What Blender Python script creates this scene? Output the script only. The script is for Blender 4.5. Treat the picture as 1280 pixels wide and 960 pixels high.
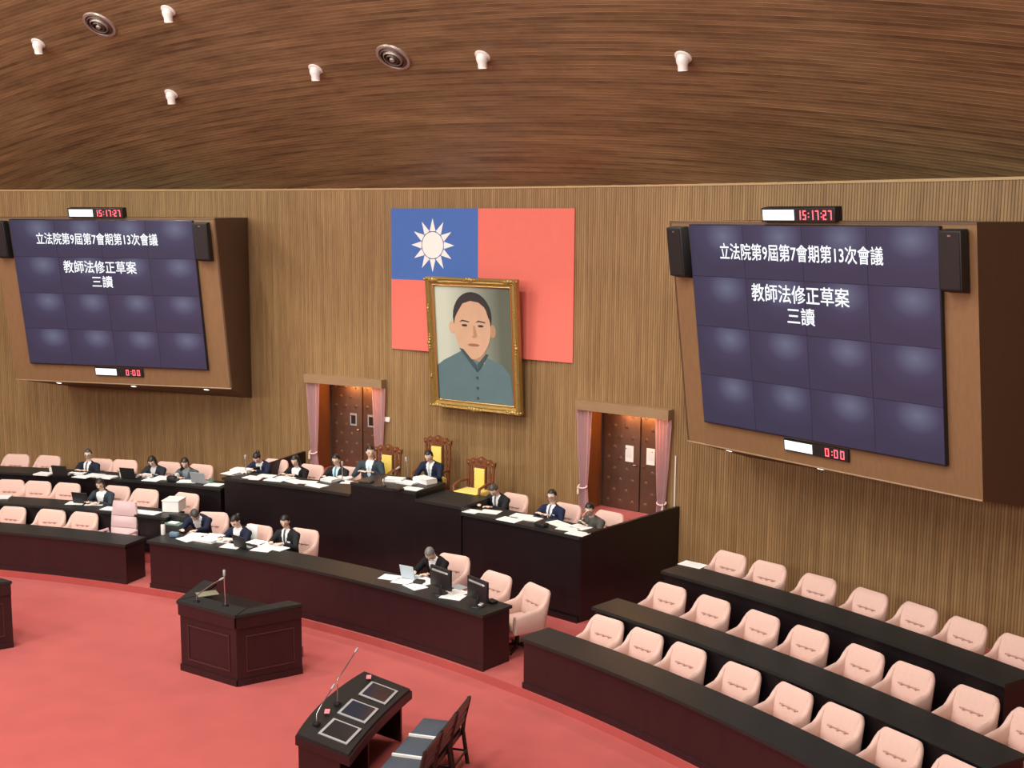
import bpy, bmesh, math, random
from mathutils import Vector, Matrix, noise as mnoise
random.seed(7)
R_=math.radians
for o in list(bpy.data.objects): bpy.data.objects.remove(o)
COL=bpy.context.scene.collection

# ------------------------------------------------------------------ camera
CAM=Vector((12.4645,-18.3998,6.5)); YAW,PITCH,ROLL,FPX=-.5684,.1376,.0068,1464.4562
_f=Vector((math.sin(YAW)*math.cos(PITCH),math.cos(YAW)*math.cos(PITCH),-math.sin(PITCH)))
_r=Vector((math.cos(YAW),-math.sin(YAW),0)); _u=_r.cross(_f)
CR=_r*math.cos(ROLL)+_u*math.sin(ROLL); CU=-_r*math.sin(ROLL)+_u*math.cos(ROLL)
cd=bpy.data.cameras.new('camera'); cam=bpy.data.objects.new('camera',cd); COL.objects.link(cam)
cd.sensor_width=36; cd.lens=FPX*36/1280; cd.clip_end=200; cd.clip_start=.05
M=Matrix((( CR.x,CU.x,-_f.x),(CR.y,CU.y,-_f.y),(CR.z,CU.z,-_f.z))).to_4x4(); M.translation=CAM
cam.matrix_world=M
S=bpy.context.scene; S.camera=cam

# ------------------------------------------------------------------ world, light, exposure
w=bpy.data.worlds.new('world'); S.world=w; w.use_nodes=True
w.node_tree.nodes['Background'].inputs[0].default_value=(.9,.95,1,1); w.node_tree.nodes['Background'].inputs[1].default_value=.05
S.view_settings.view_transform='Standard'; S.view_settings.look='None'; S.view_settings.gamma=1
S.view_settings.use_curve_mapping=False; S.view_settings.exposure=0.0
LAMPS=[(x,y) for y in (-9.5,-14.5,-20.5) for x in (-9,-3,3,9)]
LAMP_W=430; FILL_W=640
def ceil_z(x,y):
    d=max(-.01395*x*x-y,-4.)
    if d<6.2: return 7.13+.65*d
    e=min(d-6.2,4.0); return 7.13+.65*6.2+.65*(e-e*e/8)
for i,(x,y) in enumerate(LAMPS):
    l=bpy.data.lights.new('ceiling_panel_light','AREA'); l.shape='DISK'; l.size=1.5; l.energy=LAMP_W; l.color=(1,.95,.88)
    o=bpy.data.objects.new('ceiling_panel_light',l); COL.objects.link(o); o.location=(x,y,ceil_z(x,y)-.12)
    o.rotation_euler=(0,0,0)

for x,z in ((-11,8.6),(-4,8.9),(4,8.9),(11,8.6)):      # unseen fill lamps added at the back to brighten ceiling and wall
    l=bpy.data.lights.new('added_fill_light','AREA'); l.shape='RECTANGLE'; l.size=2.4; l.size_y=.9; l.energy=FILL_W; l.color=(1,.96,.90)
    o=bpy.data.objects.new('added_fill_light',l); COL.objects.link(o); o.location=(x,-24.5,z); o.rotation_euler=(R_(112),0,0)
# ------------------------------------------------------------------ pixel helpers (1280x960 frame)
def ray(px,py): return _f+CR*((px-640)/FPX)-CU*((py-480)/FPX)
def at(px,py,z):
    d=ray(px,py); return CAM+d*((z-CAM.z)/d.z)
def atY(px,py,Y):
    d=ray(px,py); return CAM+d*((Y-CAM.y)/d.y)
YC=-25.75                               # centre of the desk arcs (0,YC)
def pol(R,a,z=0): return Vector((R*math.sin(R_(a)),YC+R*math.cos(R_(a)),z))
def ang(p): return math.degrees(math.atan2(p.x,p.y-YC))
def rad(p): return math.hypot(p.x,p.y-YC)
WK=.0279; WR=1/WK
def wp(s,off=0,z=0): return Vector(((WR-off)*math.sin(s*WK),-WR+(WR-off)*math.cos(s*WK),z))

# ------------------------------------------------------------------ materials
MATS={}
def mat(name,c,rough=.6,metal=0,var=.12,scale=12,emit=None,bump=0,spec=.5,stretch=None,sheen=0):
    if name in MATS: return MATS[name]
    m=bpy.data.materials.new(name); m.use_nodes=True; nt=m.node_tree; b=nt.nodes['Principled BSDF']
    b.inputs['Roughness'].default_value=rough; b.inputs['Metallic'].default_value=metal
    b.inputs['Specular IOR Level'].default_value=spec
    if sheen: b.inputs['Sheen Weight'].default_value=sheen
    tc=nt.nodes.new('ShaderNodeTexCoord'); mp=nt.nodes.new('ShaderNodeMapping'); nt.links.new(tc.outputs['Object'],mp.inputs[0])
    if stretch: mp.inputs['Scale'].default_value=stretch
    nz=nt.nodes.new('ShaderNodeTexNoise'); nz.inputs['Scale'].default_value=scale; nz.inputs['Detail'].default_value=4
    nt.links.new(mp.outputs[0],nz.inputs['Vector'])
    mx=nt.nodes.new('ShaderNodeMix'); mx.data_type='RGBA'
    mx.inputs[6].default_value=(*[max(0,v*(1-var)) for v in c],1); mx.inputs[7].default_value=(*[min(1,v*(1+var)) for v in c],1)
    nt.links.new(nz.outputs['Fac'],mx.inputs[0]); nt.links.new(mx.outputs[2],b.inputs['Base Color'])
    if bump:
        bp=nt.nodes.new('ShaderNodeBump'); bp.inputs['Strength'].default_value=bump; bp.inputs['Distance'].default_value=.01
        nt.links.new(nz.outputs['Fac'],bp.inputs['Height']); nt.links.new(bp.outputs[0],b.inputs['Normal'])
    if emit: b.inputs['Emission Color'].default_value=(*emit[0],1); b.inputs['Emission Strength'].default_value=emit[1]
    MATS[name]=m; return m
def slat_mat(name,dark,light,pitch,axis,rough=.45,red=None):
    """wood boards: uv=(along slat metres, across slat metres)"""
    m=bpy.data.materials.new(name); m.use_nodes=True; nt=m.node_tree; b=nt.nodes['Principled BSDF']; N=nt.nodes.new; L=nt.links.new
    uv=N('ShaderNodeUVMap'); sp=N('ShaderNodeSeparateXYZ'); L(uv.outputs[0],sp.inputs[0])
    dv=N('ShaderNodeMath'); dv.operation='DIVIDE'; dv.inputs[1].default_value=pitch; L(sp.outputs['Y'],dv.inputs[0])
    fl=N('ShaderNodeMath'); fl.operation='FLOOR'; L(dv.outputs[0],fl.inputs[0])
    wn=N('ShaderNodeTexWhiteNoise'); wn.noise_dimensions='1D'; L(fl.outputs[0],wn.inputs['W'])
    # long noise along each board
    mu=N('ShaderNodeMath'); mu.operation='MULTIPLY_ADD'; mu.inputs[1].default_value=.30; L(sp.outputs['X'],mu.inputs[0])
    m2=N('ShaderNodeMath'); m2.operation='MULTIPLY'; m2.inputs[1].default_value=37.; L(wn.outputs['Value'],m2.inputs[0]); L(m2.outputs[0],mu.inputs[2])
    cb=N('ShaderNodeCombineXYZ'); L(mu.outputs[0],cb.inputs[0]); L(wn.outputs['Value'],cb.inputs[1])
    nz=N('ShaderNodeTexNoise'); nz.inputs['Scale'].default_value=1.2; nz.inputs['Detail'].default_value=5; nz.inputs['Roughness'].default_value=.65; L(cb.outputs[0],nz.inputs['Vector'])
    cr=N('ShaderNodeValToRGB'); cr.color_ramp.elements[0].position=.33; cr.color_ramp.elements[1].position=.72
    cr.color_ramp.elements[0].color=(*dark,1); cr.color_ramp.elements[1].color=(*light,1); L(nz.outputs['Fac'],cr.inputs[0])
    # broad staining
    n2=N('ShaderNodeTexNoise'); n2.inputs['Scale'].default_value=.35; n2.inputs['Detail'].default_value=3; L(uv.outputs[0],n2.inputs['Vector'])
    mx=N('ShaderNodeMix'); mx.data_type='RGBA'; mx.blend_type='MULTIPLY'; mx.inputs[0].default_value=.55
    c2=N('ShaderNodeValToRGB'); c2.color_ramp.elements[0].position=.3; c2.color_ramp.elements[1].position=.7
    c2.color_ramp.elements[0].color=(*(red or (.62,.55,.52)),1); c2.color_ramp.elements[1].color=(1,1,1,1)
    L(n2.outputs['Fac'],c2.inputs[0]); L(cr.outputs[0],mx.inputs[6]); L(c2.outputs[0],mx.inputs[7]); L(mx.outputs[2],b.inputs['Base Color'])
    b.inputs['Roughness'].default_value=rough; b.inputs['Specular IOR Level'].default_value=.35
    MATS[name]=m; return m
def emis(name,c,s):
    if name in MATS: return MATS[name]
    m=bpy.data.materials.new(name); m.use_nodes=True; nt=m.node_tree
    b=nt.nodes['Principled BSDF']; b.inputs['Base Color'].default_value=(.02,.02,.02,1)
    b.inputs['Emission Color'].default_value=(*c,1); b.inputs['Emission Strength'].default_value=s; MATS[name]=m; return m

m_wall=slat_mat('wood_slats',(.25,.152,.066),(.41,.27,.125),.047,0,rough=.42)
m_ceil=slat_mat('ceiling_slats',(.13,.082,.041),(.38,.26,.13),.062,0,rough=.38,red=(.55,.44,.42))
m_carpet=mat('red_carpet',(.40,.072,.065),.95,var=.16,scale=1.6,bump=.15,sheen=.2,spec=.1)
m_desk=mat('mahogany_desk',(.022,.0065,.0085),.38,var=.3,scale=9,stretch=(1,1,.15))
m_dais=mat('black_brown_desk',(.0075,.0045,.006),.35,var=.3,scale=9,stretch=(1,1,.15))
m_top=mat('black_desk_top',(.013,.0145,.0145),.45,var=.2,scale=14)
m_pink=mat('pink_upholstery',(.66,.45,.39),.85,var=.06,scale=30,bump=.1,sheen=.25,spec=.2)
m_pinkseat=mat('pink_seat_cloth',(.60,.39,.335),.85,var=.08,scale=30,bump=.1,spec=.2)
m_tuft_shade=mat('pink_tuft_shade',(.46,.27,.235),.9,var=.08,scale=30,spec=.1)  # darker pink: shade in the tufted dimples put into the colour
m_lilac=mat('pale_lilac_leather',(.66,.48,.49),.55,var=.06,scale=20)
m_blackp=mat('black_plastic',(.012,.012,.013),.45,var=.2,scale=40)
m_blackm=mat('black_metal',(.02,.02,.02),.35,.6,var=.2,scale=40)
m_chrome=mat('brushed_steel',(.62,.62,.62),.28,1,var=.08,scale=60)
m_white=mat('white_paint',(.78,.77,.74),.45,var=.04,scale=20)
m_paper=mat('white_paper',(.86,.86,.84),.8,var=.03,scale=25,spec=.1)
m_paperg=mat('printed_paper',(.74,.75,.75),.8,var=.14,scale=90,spec=.1)
m_paperp=mat('pink_folder',(.78,.45,.48),.7,var=.06,scale=25)
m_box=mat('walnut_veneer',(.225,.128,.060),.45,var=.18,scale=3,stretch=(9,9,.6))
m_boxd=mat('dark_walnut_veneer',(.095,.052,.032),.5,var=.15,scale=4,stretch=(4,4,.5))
m_spk=mat('speaker_black',(.01,.01,.011),.6,var=.3,scale=120)
m_gold=mat('gilt_frame',(.40,.27,.085),.42,.55,var=.35,scale=25,bump=.4)
m_goldd=mat('dark_gilt',(.19,.11,.035),.5,.4,var=.4,scale=30,bump=.4)
m_red=mat('flag_red',(.76,.17,.13),.8,var=.04,scale=5)
m_blue=mat('flag_blue',(.06,.15,.46),.8,var=.05,scale=5)
m_fwhite=mat('flag_white',(.88,.86,.83),.8,var=.02,scale=5)
m_curt=mat('pink_curtain',(.82,.58,.60),.85,var=.1,scale=25,stretch=(6,6,.4),sheen=.3,spec=.2)
m_tassel=mat('cream_tassel',(.72,.58,.45),.7,var=.15,scale=60)
m_door=mat('padded_door_leather',(.105,.052,.033),.42,var=.2,scale=5,bump=.2)
m_niche=mat('niche_wood',(.20,.075,.026),.4,var=.2,scale=4,stretch=(6,6,.5))
m_val=mat('valance_wood',(.30,.19,.10),.45,var=.15,scale=5,stretch=(1,1,6))
m_stud=mat('door_stud',(.16,.085,.045),.35,.3,var=.2,scale=40)
m_brass=mat('brass_stud',(.75,.5,.22),.3,1,var=.1,scale=40)
m_ywood=mat('carved_rosewood',(.17,.055,.020),.4,var=.35,scale=35,bump=.4)
m_yel=mat('yellow_brocade',(.80,.62,.13),.6,var=.16,scale=45,sheen=.2)
m_screen_edge=mat('screen_bezel',(.012,.012,.02),.4,var=.1)
m_txt=emis('white_screen_text',(.93,.97,1),1.15)
m_led=emis('red_led',(1,.09,.12),2.6)
m_led_w=emis('white_sign_panel',(.9,.95,1),1.6)
m_lens=emis('downlight_lens',(1,.95,.85),5.)
m_warm=emis('warm_bulb',(1,.55,.2),14.)
m_grey=mat('grey_plastic',(.33,.36,.38),.5,var=.1,scale=30)
m_lgrey=mat('light_grey_bezel',(.36,.36,.36),.4,var=.08,scale=30)
m_glass=mat('dark_glass',(.02,.02,.019),.12,var=.2,scale=3)
m_bluseat=mat('blue_grey_leather',(.055,.075,.10),.42,var=.12,scale=12)
m_dchair=mat('dark_chair_wood',(.018,.012,.011),.35,var=.25,scale=14)
m_vent=mat('vent_metal',(.10,.075,.065),.5,.3,var=.2,scale=30)
m_ventr=mat('vent_rim',(.38,.31,.27),.4,.4,var=.1,scale=30)
m_cream=mat('cream_trim',(.46,.31,.14),.5,var=.1,scale=4)
m_green=mat('dull_green',(.12,.22,.16),.6,var=.15,scale=30)
m_bluc=mat('slate_blue',(.12,.19,.27),.6,var=.15,scale=30)
m_olive=mat('olive_document',(.22,.22,.15),.35,var=.12,scale=20)
m_redcloth=mat('crimson_cloth',(.42,.02,.03),.8,var=.15,scale=20)

# ------------------------------------------------------------------ mesh helpers
def link(name,bm,m,parent=None,smooth=None,mw=None):
    me=bpy.data.meshes.new(name); bmesh.ops.recalc_face_normals(bm,faces=bm.faces) if not getattr(bm,'_keep',False) else None
    bm.to_mesh(me); bm.free()
    for mm in (m if isinstance(m,(list,tuple)) else [m]): me.materials.append(mm)
    if smooth is not None:
        for p in me.polygons: p.use_smooth=True
        if smooth<180:
            me.set_sharp_from_angle(angle=R_(smooth))
    o=bpy.data.objects.new(name,me); COL.objects.link(o)
    if parent: o.parent=parent
    if mw is not None: o.matrix_local=mw
    return o
def inst(o,parent=None,mw=None):
    c=bpy.data.objects.new(o.name.split('.')[0],o.data); COL.objects.link(c)
    if parent: c.parent=parent
    c.matrix_local=mw if mw is not None else o.matrix_basis
    return c
def tag(o,label,cat,group=None):
    o['label']=label; o['category']=cat
    if group: o['group']=group
    return o
def empty(name,loc,rz=0,label=None,cat=None,group=None):
    o=bpy.data.objects.new(name,None); COL.objects.link(o); o.location=loc; o.rotation_euler=(0,0,rz); o.empty_display_size=.1
    if label: tag(o,label,cat,group)
    return o
def struct(o): o['kind']='structure'; return o
def bx(bm,x0,x1,y0,y1,z0,z1,mtx=None,mi=0):
    vs=[bm.verts.new((x,y,z)) for z in (z0,z1) for x,y in ((x0,y0),(x1,y0),(x1,y1),(x0,y1))]
    if mtx is not None:
        for v in vs: v.co=mtx@v.co
    for f in ((3,2,1,0),(4,5,6,7),(0,1,5,4),(1,2,6,5),(2,3,7,6),(3,0,4,7)):
        fc=bm.faces.new([vs[i] for i in f]); fc.material_index=mi
    return vs
def bevel(bm,w,seg=2):
    bmesh.ops.bevel(bm,geom=[e for e in bm.edges],offset=w,segments=seg,affect='EDGES',clamp_overlap=True,profile=.5)
def box_o(name,m,dims,parent=None,mw=None,bev=0,center=True):
    bm=bmesh.new(); a,b,c=dims
    bx(bm,-a/2,a/2,-b/2,b/2,0 if not center else -c/2,c if not center else c/2)
    if bev: bevel(bm,bev)
    return link(name,bm,m,parent,40 if bev else None,mw)
def tube(bm,pts,rads,seg=10,cap=True,up=None):
    """tube through pts; rads = r or (rx,ry)"""
    pts=[Vector(p) for p in pts]; rings=[]
    ux=None
    for i,p in enumerate(pts):
        d=(pts[min(i+1,len(pts)-1)]-pts[max(i-1,0)]).normalized()
        if ux is None:
            h=Vector(up) if up is not None else (Vector((1,0,0)) if abs(d.x)<.9 else Vector((0,1,0)))
            ux=(h-d*h.dot(d)).normalized()
        else: ux=(ux-d*ux.dot(d)).normalized()
        uy=d.cross(ux); r=rads[i] if isinstance(rads,(list,tuple)) else rads
        rx,ry=r if isinstance(r,(list,tuple)) else (r,r)
        rings.append([bm.verts.new(p+ux*rx*math.cos(t)+uy*ry*math.sin(t)) for t in [2*math.pi*k/seg for k in range(seg)]])
    for a,b in zip(rings,rings[1:]):
        for k in range(seg): bm.faces.new((a[k],a[(k+1)%seg],b[(k+1)%seg],b[k]))
    if cap: bm.faces.new(rings[0][::-1]); bm.faces.new(rings[-1])
    return rings
def lathe(bm,prof,seg=20,mtx=None):
    rings=[]
    for r,z in prof:
        if r<1e-5: rings.append([bm.verts.new((0,0,z))])
        else: rings.append([bm.verts.new((r*math.cos(2*math.pi*k/seg),r*math.sin(2*math.pi*k/seg),z)) for k in range(seg)])
    for a,b in zip(rings,rings[1:]):
        for k in range(seg):
            k2=(k+1)%seg
            if len(a)==1 and len(b)==1: continue
            if len(a)==1: bm.faces.new((a[0],b[k],b[k2]))
            elif len(b)==1: bm.faces.new((a[k],a[k2],b[0]))
            else: bm.faces.new((a[k],a[k2],b[k2],b[k]))
    if mtx is not None:
        for rg in rings:
            for v in rg: v.co=mtx@v.co
def ell(bm,c,r,mtx=None,u=12,v=8):
    mm=Matrix.Translation(Vector(c))@(mtx.to_4x4() if mtx is not None else Matrix.Identity(4))@Matrix.Diagonal((*r,1))
    bmesh.ops.create_uvsphere(bm,u_segments=u,v_segments=v,radius=1,matrix=mm)
def sector(bm,r0,r1,a0,a1,z0,z1,n=None,mi=0):
    """curved block about the arc centre"""
    n=n or max(2,int(abs(a1-a0)/.6)); prev=None
    for i in range(n+1):
        a=a0+(a1-a0)*i/n
        q=[bm.verts.new(pol(r,a,z)) for r,z in ((r0,z0),(r1,z0),(r1,z1),(r0,z1))]
        if prev:
            for k in range(4): bm.faces.new((prev[k],prev[(k+1)%4],q[(k+1)%4],q[k])).material_index=mi
        else: bm.faces.new(q[::-1]).material_index=mi
        prev=q
    bm.faces.new(prev).material_index=mi
def sector_o(name,m,r0,r1,a0,a1,z0,z1,parent=None,bev=0):
    bm=bmesh.new(); sector(bm,r0,r1,a0,a1,z0,z1)
    if bev:
        es=[e for e in bm.edges if e.calc_face_angle(0)>R_(45)]
        bmesh.ops.bevel(bm,geom=es,offset=bev,segments=2,affect='EDGES',clamp_overlap=True)
    o=link(name,bm,m,None,40)
    # put the origin on the object itself
    c=pol((r0+r1)/2,(a0+a1)/2,z0); o.data.transform(Matrix.Translation(-c)); o.location=c
    if parent: o.parent=parent; o.location=c-parent.location
    return o
ORD=['first','second','third','fourth','fifth','sixth','seventh','eighth','ninth','tenth']
# ================================================================== ROOM SHELL
ZC=7.13; PIT=.047; NS=384; D0,D1=50,86; SILL,HEAD=1.28,3.22
def build_wall_obj():
    verts=[];faces=[];uvs=[]
    def strip(s0,o0,s1,o1,z0,z1):
        n=len(verts); verts.extend([tuple(wp(s,o,z)) for s,o,z in ((s0,o0,z0),(s0,o0,z1),(s1,o1,z1),(s1,o1,z0))])
        faces.append((n,n+1,n+2,n+3)); mid=(s0+s1)/2; m1,m2=mid-1e-4,mid+1e-4
        uvs.extend([(z0,m1),(z1,m1),(z1,m2),(z0,m2)])
    for i in range(-NS,NS):
        door=(D0<=i<D1) or (-D1<=i<-D0); s=i*PIT
        for z0,z1 in (((0,SILL),(HEAD,ZC)) if door else ((0,ZC),)):
            strip(s,.004,s+.008,.014,z0,z1); strip(s+.008,.014,s+.039,.014,z0,z1); strip(s+.039,.014,s+PIT,.004,z0,z1)
    me=bpy.data.meshes.new('wall_front'); me.from_pydata(verts,[],faces); ul=me.uv_layers.new(name='UVMap')
    for i,u in enumerate(uvs): ul.data[i].uv=u
    me.materials.append(m_wall); o=bpy.data.objects.new('wall_front',me); COL.objects.link(o); return struct(o)
build_wall_obj()
def build_ceiling():
    verts=[];faces=[];uvs=[]; P=.062
    xs=[-17.3+34.6*i/72 for i in range(73)]
    rows=[]                                  # (y, depth offset, uv y)
    k=int(4.6/P); y=4.6-4.6
    j=0; y0=.1
    while y0-j*P>-8.2:
        a=y0-j*P; rows.append((a,-.0,a-.002)); rows.append((a-.008,.012,a-.008)); rows.append((a-P+.008,.012,a-P+.008)); rows.append((a-P+.0005,0.,a-P+.002)); j+=1
    ylast=rows[-1][0]
    for i in range(1,20): rows.append((ylast-(27.2+ylast)*i/19,0,None))
    for (y,dp,uvv) in rows:
        for x in xs: verts.append((x,y,ceil_z(x,y)-dp))
    n=len(xs)
    for r in range(len(rows)-1):
        ya=(rows[r][0]+rows[r+1][0])/2
        for c in range(n-1):
            # ceiling stops at the front wall
            if -.01395*xs[c]**2-rows[r+1][0]<-.25 and -.01395*xs[c+1]**2-rows[r+1][0]<-.25: continue
            faces.append((r*n+c,r*n+c+1,(r+1)*n+c+1,(r+1)*n+c))
            uvs.extend([(xs[c],ya+1e-4),(xs[c+1],ya+1e-4),(xs[c+1],ya-1e-4),(xs[c],ya-1e-4)])
    me=bpy.data.meshes.new('ceiling'); me.from_pydata(verts,[],faces); ul=me.uv_layers.new(name='UVMap')
    for i,u in enumerate(uvs): ul.data[i].uv=u
    me.materials.append(m_ceil); o=bpy.data.objects.new('ceiling',me); COL.objects.link(o); return struct(o)
build_ceiling()
# cream moulding where the wall meets the ceiling
def arc_bar(name,m,s0,s1,o0,o1,z0,z1,n=40,parent=None):
    bm=bmesh.new(); prev=None
    for i in range(n+1):
        s=s0+(s1-s0)*i/n
        q=[bm.verts.new(wp(s,o,z)) for o,z in ((o0,z0),(o1,z0),(o1,z1),(o0,z1))]
        if prev:
            for k in range(4): bm.faces.new((prev[k],prev[(k+1)%4],q[(k+1)%4],q[k]))
        else: bm.faces.new(q[::-1])
        prev=q
    bm.faces.new(prev); return link(name,bm,m,parent,40)
struct(arc_bar('trim_1',m_cream,-18,18,.012,.03,ZC-.025,ZC+.015,80))
def plane_o(name,m,pts):
    bm=bmesh.new(); bm.faces.new([bm.verts.new(p) for p in pts]); return struct(link(name,bm,m))
e=wp(18.04)
m_side=slat_mat('side_slats',(.20,.115,.042),(.40,.26,.11),.055,0)
bmf=bmesh.new(); bx(bmf,-17.4,17.4,-27.3,.6,-.2,0); struct(link('floor',bmf,m_carpet))
for nm,sx in (('wall_left',-1),('wall_right',1)):
    plane_o(nm,mat('plain_wood_wall',(.24,.14,.06),.5,var=.2,scale=3,stretch=(8,8,.5)),[(sx*e.x,e.y,0),(sx*e.x,-27.2,0),(sx*e.x,-27.2,13),(sx*e.x,e.y,13)])
plane_o('wall_back',MATS['plain_wood_wall'],[(-17.3,-27.2,0),(17.3,-27.2,0),(17.3,-27.2,13),(-17.3,-27.2,13)])

# carpeted platforms the desks stand on
Z1,Z2,Z3,ZD,ZP=.12,.35,.56,.75,1.0
def plat(name,r0,a0,a1,z0,z1,r1=None,wall=True):
    bm=bmesh.new(); n=max(2,int(abs(a1-a0)/.8)); prev=None
    for i in range(n+1):
        a=a0+(a1-a0)*i/n
        if r1: ro=r1
        else:                                      # up to the wall
            ro=r0
            for _ in range(60):
                p=pol(ro,a); dd=WR-math.hypot(p.x,p.y+WR)
                ro+=dd*.9
            ro-=.004
        q=[bm.verts.new(pol(r,a,z)) for r,z in ((r0,z0),(ro,z0),(ro,z1),(r0,z1))]
        if prev:
            for k in range(4): bm.faces.new((prev[k],prev[(k+1)%4],q[(k+1)%4],q[k]))
        else: bm.faces.new(q[::-1])
        prev=q
    bm.faces.new(prev); return struct(link(name,bm,m_carpet,None,40))
plat('floor_platform',20.90,-33,33,0,Z1)
DL,DR=-10.35,8.9                                   # the ends of the dais
plat('floor_dais',23.55,DL+.12,DR-.12,Z1,ZD)
for sg in (1,-1):
    a0,a1=(11.9,33) if sg>0 else (-33,-11.4)
    plat('floor_tier',22.15,a0,a1,Z1,Z2); plat('floor_tier',23.5,a0,a1,Z2,Z3)
plat('floor_dais_step',24.38,-4.6,2.6,ZD,ZP,r1=25.40)

# ------------------------------------------------------------------ door niches
def niche(idx,sg):
    sa,sb=D0*PIT,D1*PIT
    s0,s1=(sa,sb) if sg>0 else (-sb,-sa)
    DEP=-.55
    nt=struct(empty(f'door_{idx}',wp((s0+s1)/2,0,0)))
    L=nt.location
    def part(name,bm,m,smooth=None):
        o=link(name,bm,m,nt,smooth); o.data.transform(Matrix.Translation(-L)); return o
    def quad(pts):
        bm=bmesh.new(); bm.faces.new([bm.verts.new(p) for p in pts]); return bm
    part('back_board',quad([wp(s0,DEP-.01,SILL),wp(s1,DEP-.01,SILL),wp(s1,DEP-.01,HEAD),wp(s0,DEP-.01,HEAD)]),m_boxd)
    for s in (s0,s1): part('jamb',quad([wp(s,0,SILL),wp(s,DEP,SILL),wp(s,DEP,HEAD),wp(s,0,HEAD)]),m_niche)
    part('soffit',quad([wp(s0,0,HEAD),wp(s1,0,HEAD),wp(s1,DEP,HEAD),wp(s0,DEP,HEAD)]),m_niche)
    part('threshold',quad([wp(s0,0,SILL),wp(s1,0,SILL),wp(s1,DEP,SILL),wp(s0,DEP,SILL)]),m_carpet)
    mid=(s0+s1)/2; a=-mid*WK
    for k,(u0,u1) in enumerate(((s0+.06,mid-.008),(mid+.008,s1-.06))):
        c=wp((u0+u1)/2,DEP+.04,SILL+.01)
        mw=Matrix.Translation(c-L)@Matrix.Rotation(a,4,'Z')
        wdt=u1-u0; hgt=HEAD-SILL-.03
        bm=bmesh.new(); bx(bm,-wdt/2,wdt/2,0,.035,0,hgt); bevel(bm,.012)
        leaf=link('door_leaf',bm,m_door,nt,40,mw)
        # tufting studs with a dimple ring
        global STUD
        for r in range(9):
            for c2 in range(3):
                x=-wdt/2+.13+c2*.26+(.13 if r%2 else 0)-.02; z=.14+r*.2
                if x>wdt/2-.05: continue
                if abs(z-.98)<.16 and ((k==0 and x>wdt/2-.34) or (k==1 and x<-wdt/2+.34)): continue
                mm=Matrix.Translation((x,-.002,z))@Matrix.Rotation(R_(90),4,'X')
                if STUD is None:
                    b2=bmesh.new(); lathe(b2,[(.0,.016),(.010,.013),(.016,.004),(.017,0),(.034,.0035),(.042,-.002)],10); STUD=link('stud',b2,m_stud,leaf,60,mm)
                else: inst(STUD,leaf,mm)
        x=(wdt/2-.21) if k==0 else (-wdt/2+.21)
        if sg>0:
            b2=bmesh.new(); bx(b2,-.085,.085,-.008,0,.0,.30); n_=link('notice',b2,m_paper,leaf,None,Matrix.Translation((x,-.002,.90)))
            b3=bmesh.new(); bx(b3,-.06,.06,-.011,-.008,.08,.26); link('notice_print',b3,m_paperg,n_)
        else:
            b2=bmesh.new(); bx(b2,-.085,.085,-.012,0,0,.26); n_=link('door_window',b2,m_lgrey,leaf,None,Matrix.Translation((x,-.002,.93)))
            b3=bmesh.new(); bx(b3,-.055,.055,-.016,-.012,.04,.22); link('pane',b3,m_glass,n_)
        b4=bmesh.new(); tube(b4,[(0,0,0),(0,-.045,0),(.05 if k else -.05,-.05,0)],.009,8); link('door_handle',b4,m_brass,leaf,60,Matrix.Translation((-wdt/2+.05 if k else wdt/2-.05,-.001,.86)))
    # warm bulbs under the soffit
    for t in (.38,.62,.86):
        c=wp(s0+(s1-s0)*t,DEP+.20,HEAD-.02)
        b=bmesh.new(); lathe(b,[(.0,-.05),(.022,-.046),(.032,-.03),(.03,-.012),(.045,-.008),(.045,.0)],12); o=link('bulb',b,m_warm,nt,60,Matrix.Translation(c-L))
        l=bpy.data.lights.new('bulb_light','POINT'); l.energy=11; l.color=(1,.5,.16); l.shadow_soft_size=.03
        lo=bpy.data.objects.new('bulb_light',l); COL.objects.link(lo); lo.location=c-L+Vector((0,0,-.09)); lo.parent=nt
    # the wooden steps down to the dais floor (red carpet)
    bm=bmesh.new(); pts=[]
    for k,(z0,z1,off) in enumerate(((ZD,1.02,.62),(1.02,SILL-.004,.30))):
        pv=[]
        for off_ in (.016,off):
            for s in (s0+.02,s1-.02): pv.append(wp(s,off_,0))
        vs=[bm.verts.new((p.x,p.y,z)) for z in (z0,z1) for p in (pv[0],pv[1],pv[3],pv[2])]
        for f in ((3,2,1,0),(4,5,6,7),(0,1,5,4),(1,2,6,5),(2,3,7,6),(3,0,4,7)): bm.faces.new([vs[i] for i in f])
    struct(link('floor_door_steps',bm,m_carpet))
    # valance
    va=arc_bar('valance',m_val,sg*2.235 if sg>0 else -4.17,4.17 if sg>0 else -2.235,.018,.19,3.17,3.345,8)
    tag(va,'wooden valance box over the '+('door with two white notices' if sg>0 else 'door with two small dark windows'),'valance')
    # curtains gathered low by a tieback
    for side in (0,1):
        sc=(s0+.02 if side==0 else s1-.02); 
        root=empty('curtain',wp(sc,.1,SILL),-sc*WK,f'pink curtain tied low on the {"wall-flag" if (side==0)==(sg>0) else "wall-screen"} side of the '+('door with two white notices' if sg>0 else 'door with two small dark windows'),'curtain','door curtains')
        bm=bmesh.new(); nz,nx=26,28; rows=[]
        top=3.17-SILL; tie=.42 if not(sg>0 and side==0) else .48
        for iz in range(nz+1):
            z=top*iz/nz
            t=(z-tie)/(top-tie) if z>tie else (tie-z)/tie*.35
            hw=.075+(.165-.075)*max(0,min(1,t))**.75; dx=(-1 if side==0 else 1)*(.05*(1-max(0,t)) if z>tie else .05)
            row=[]
            for ix in range(nx+1):
                u=ix/nx; x=(u-.5)*2*hw+dx*-0.3; y=.042*math.sin(u*math.pi*2*4.5)*(.5+.5*hw/.165)
                row.append(bm.verts.new((x,y,z)))
            rows.append(row)
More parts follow.
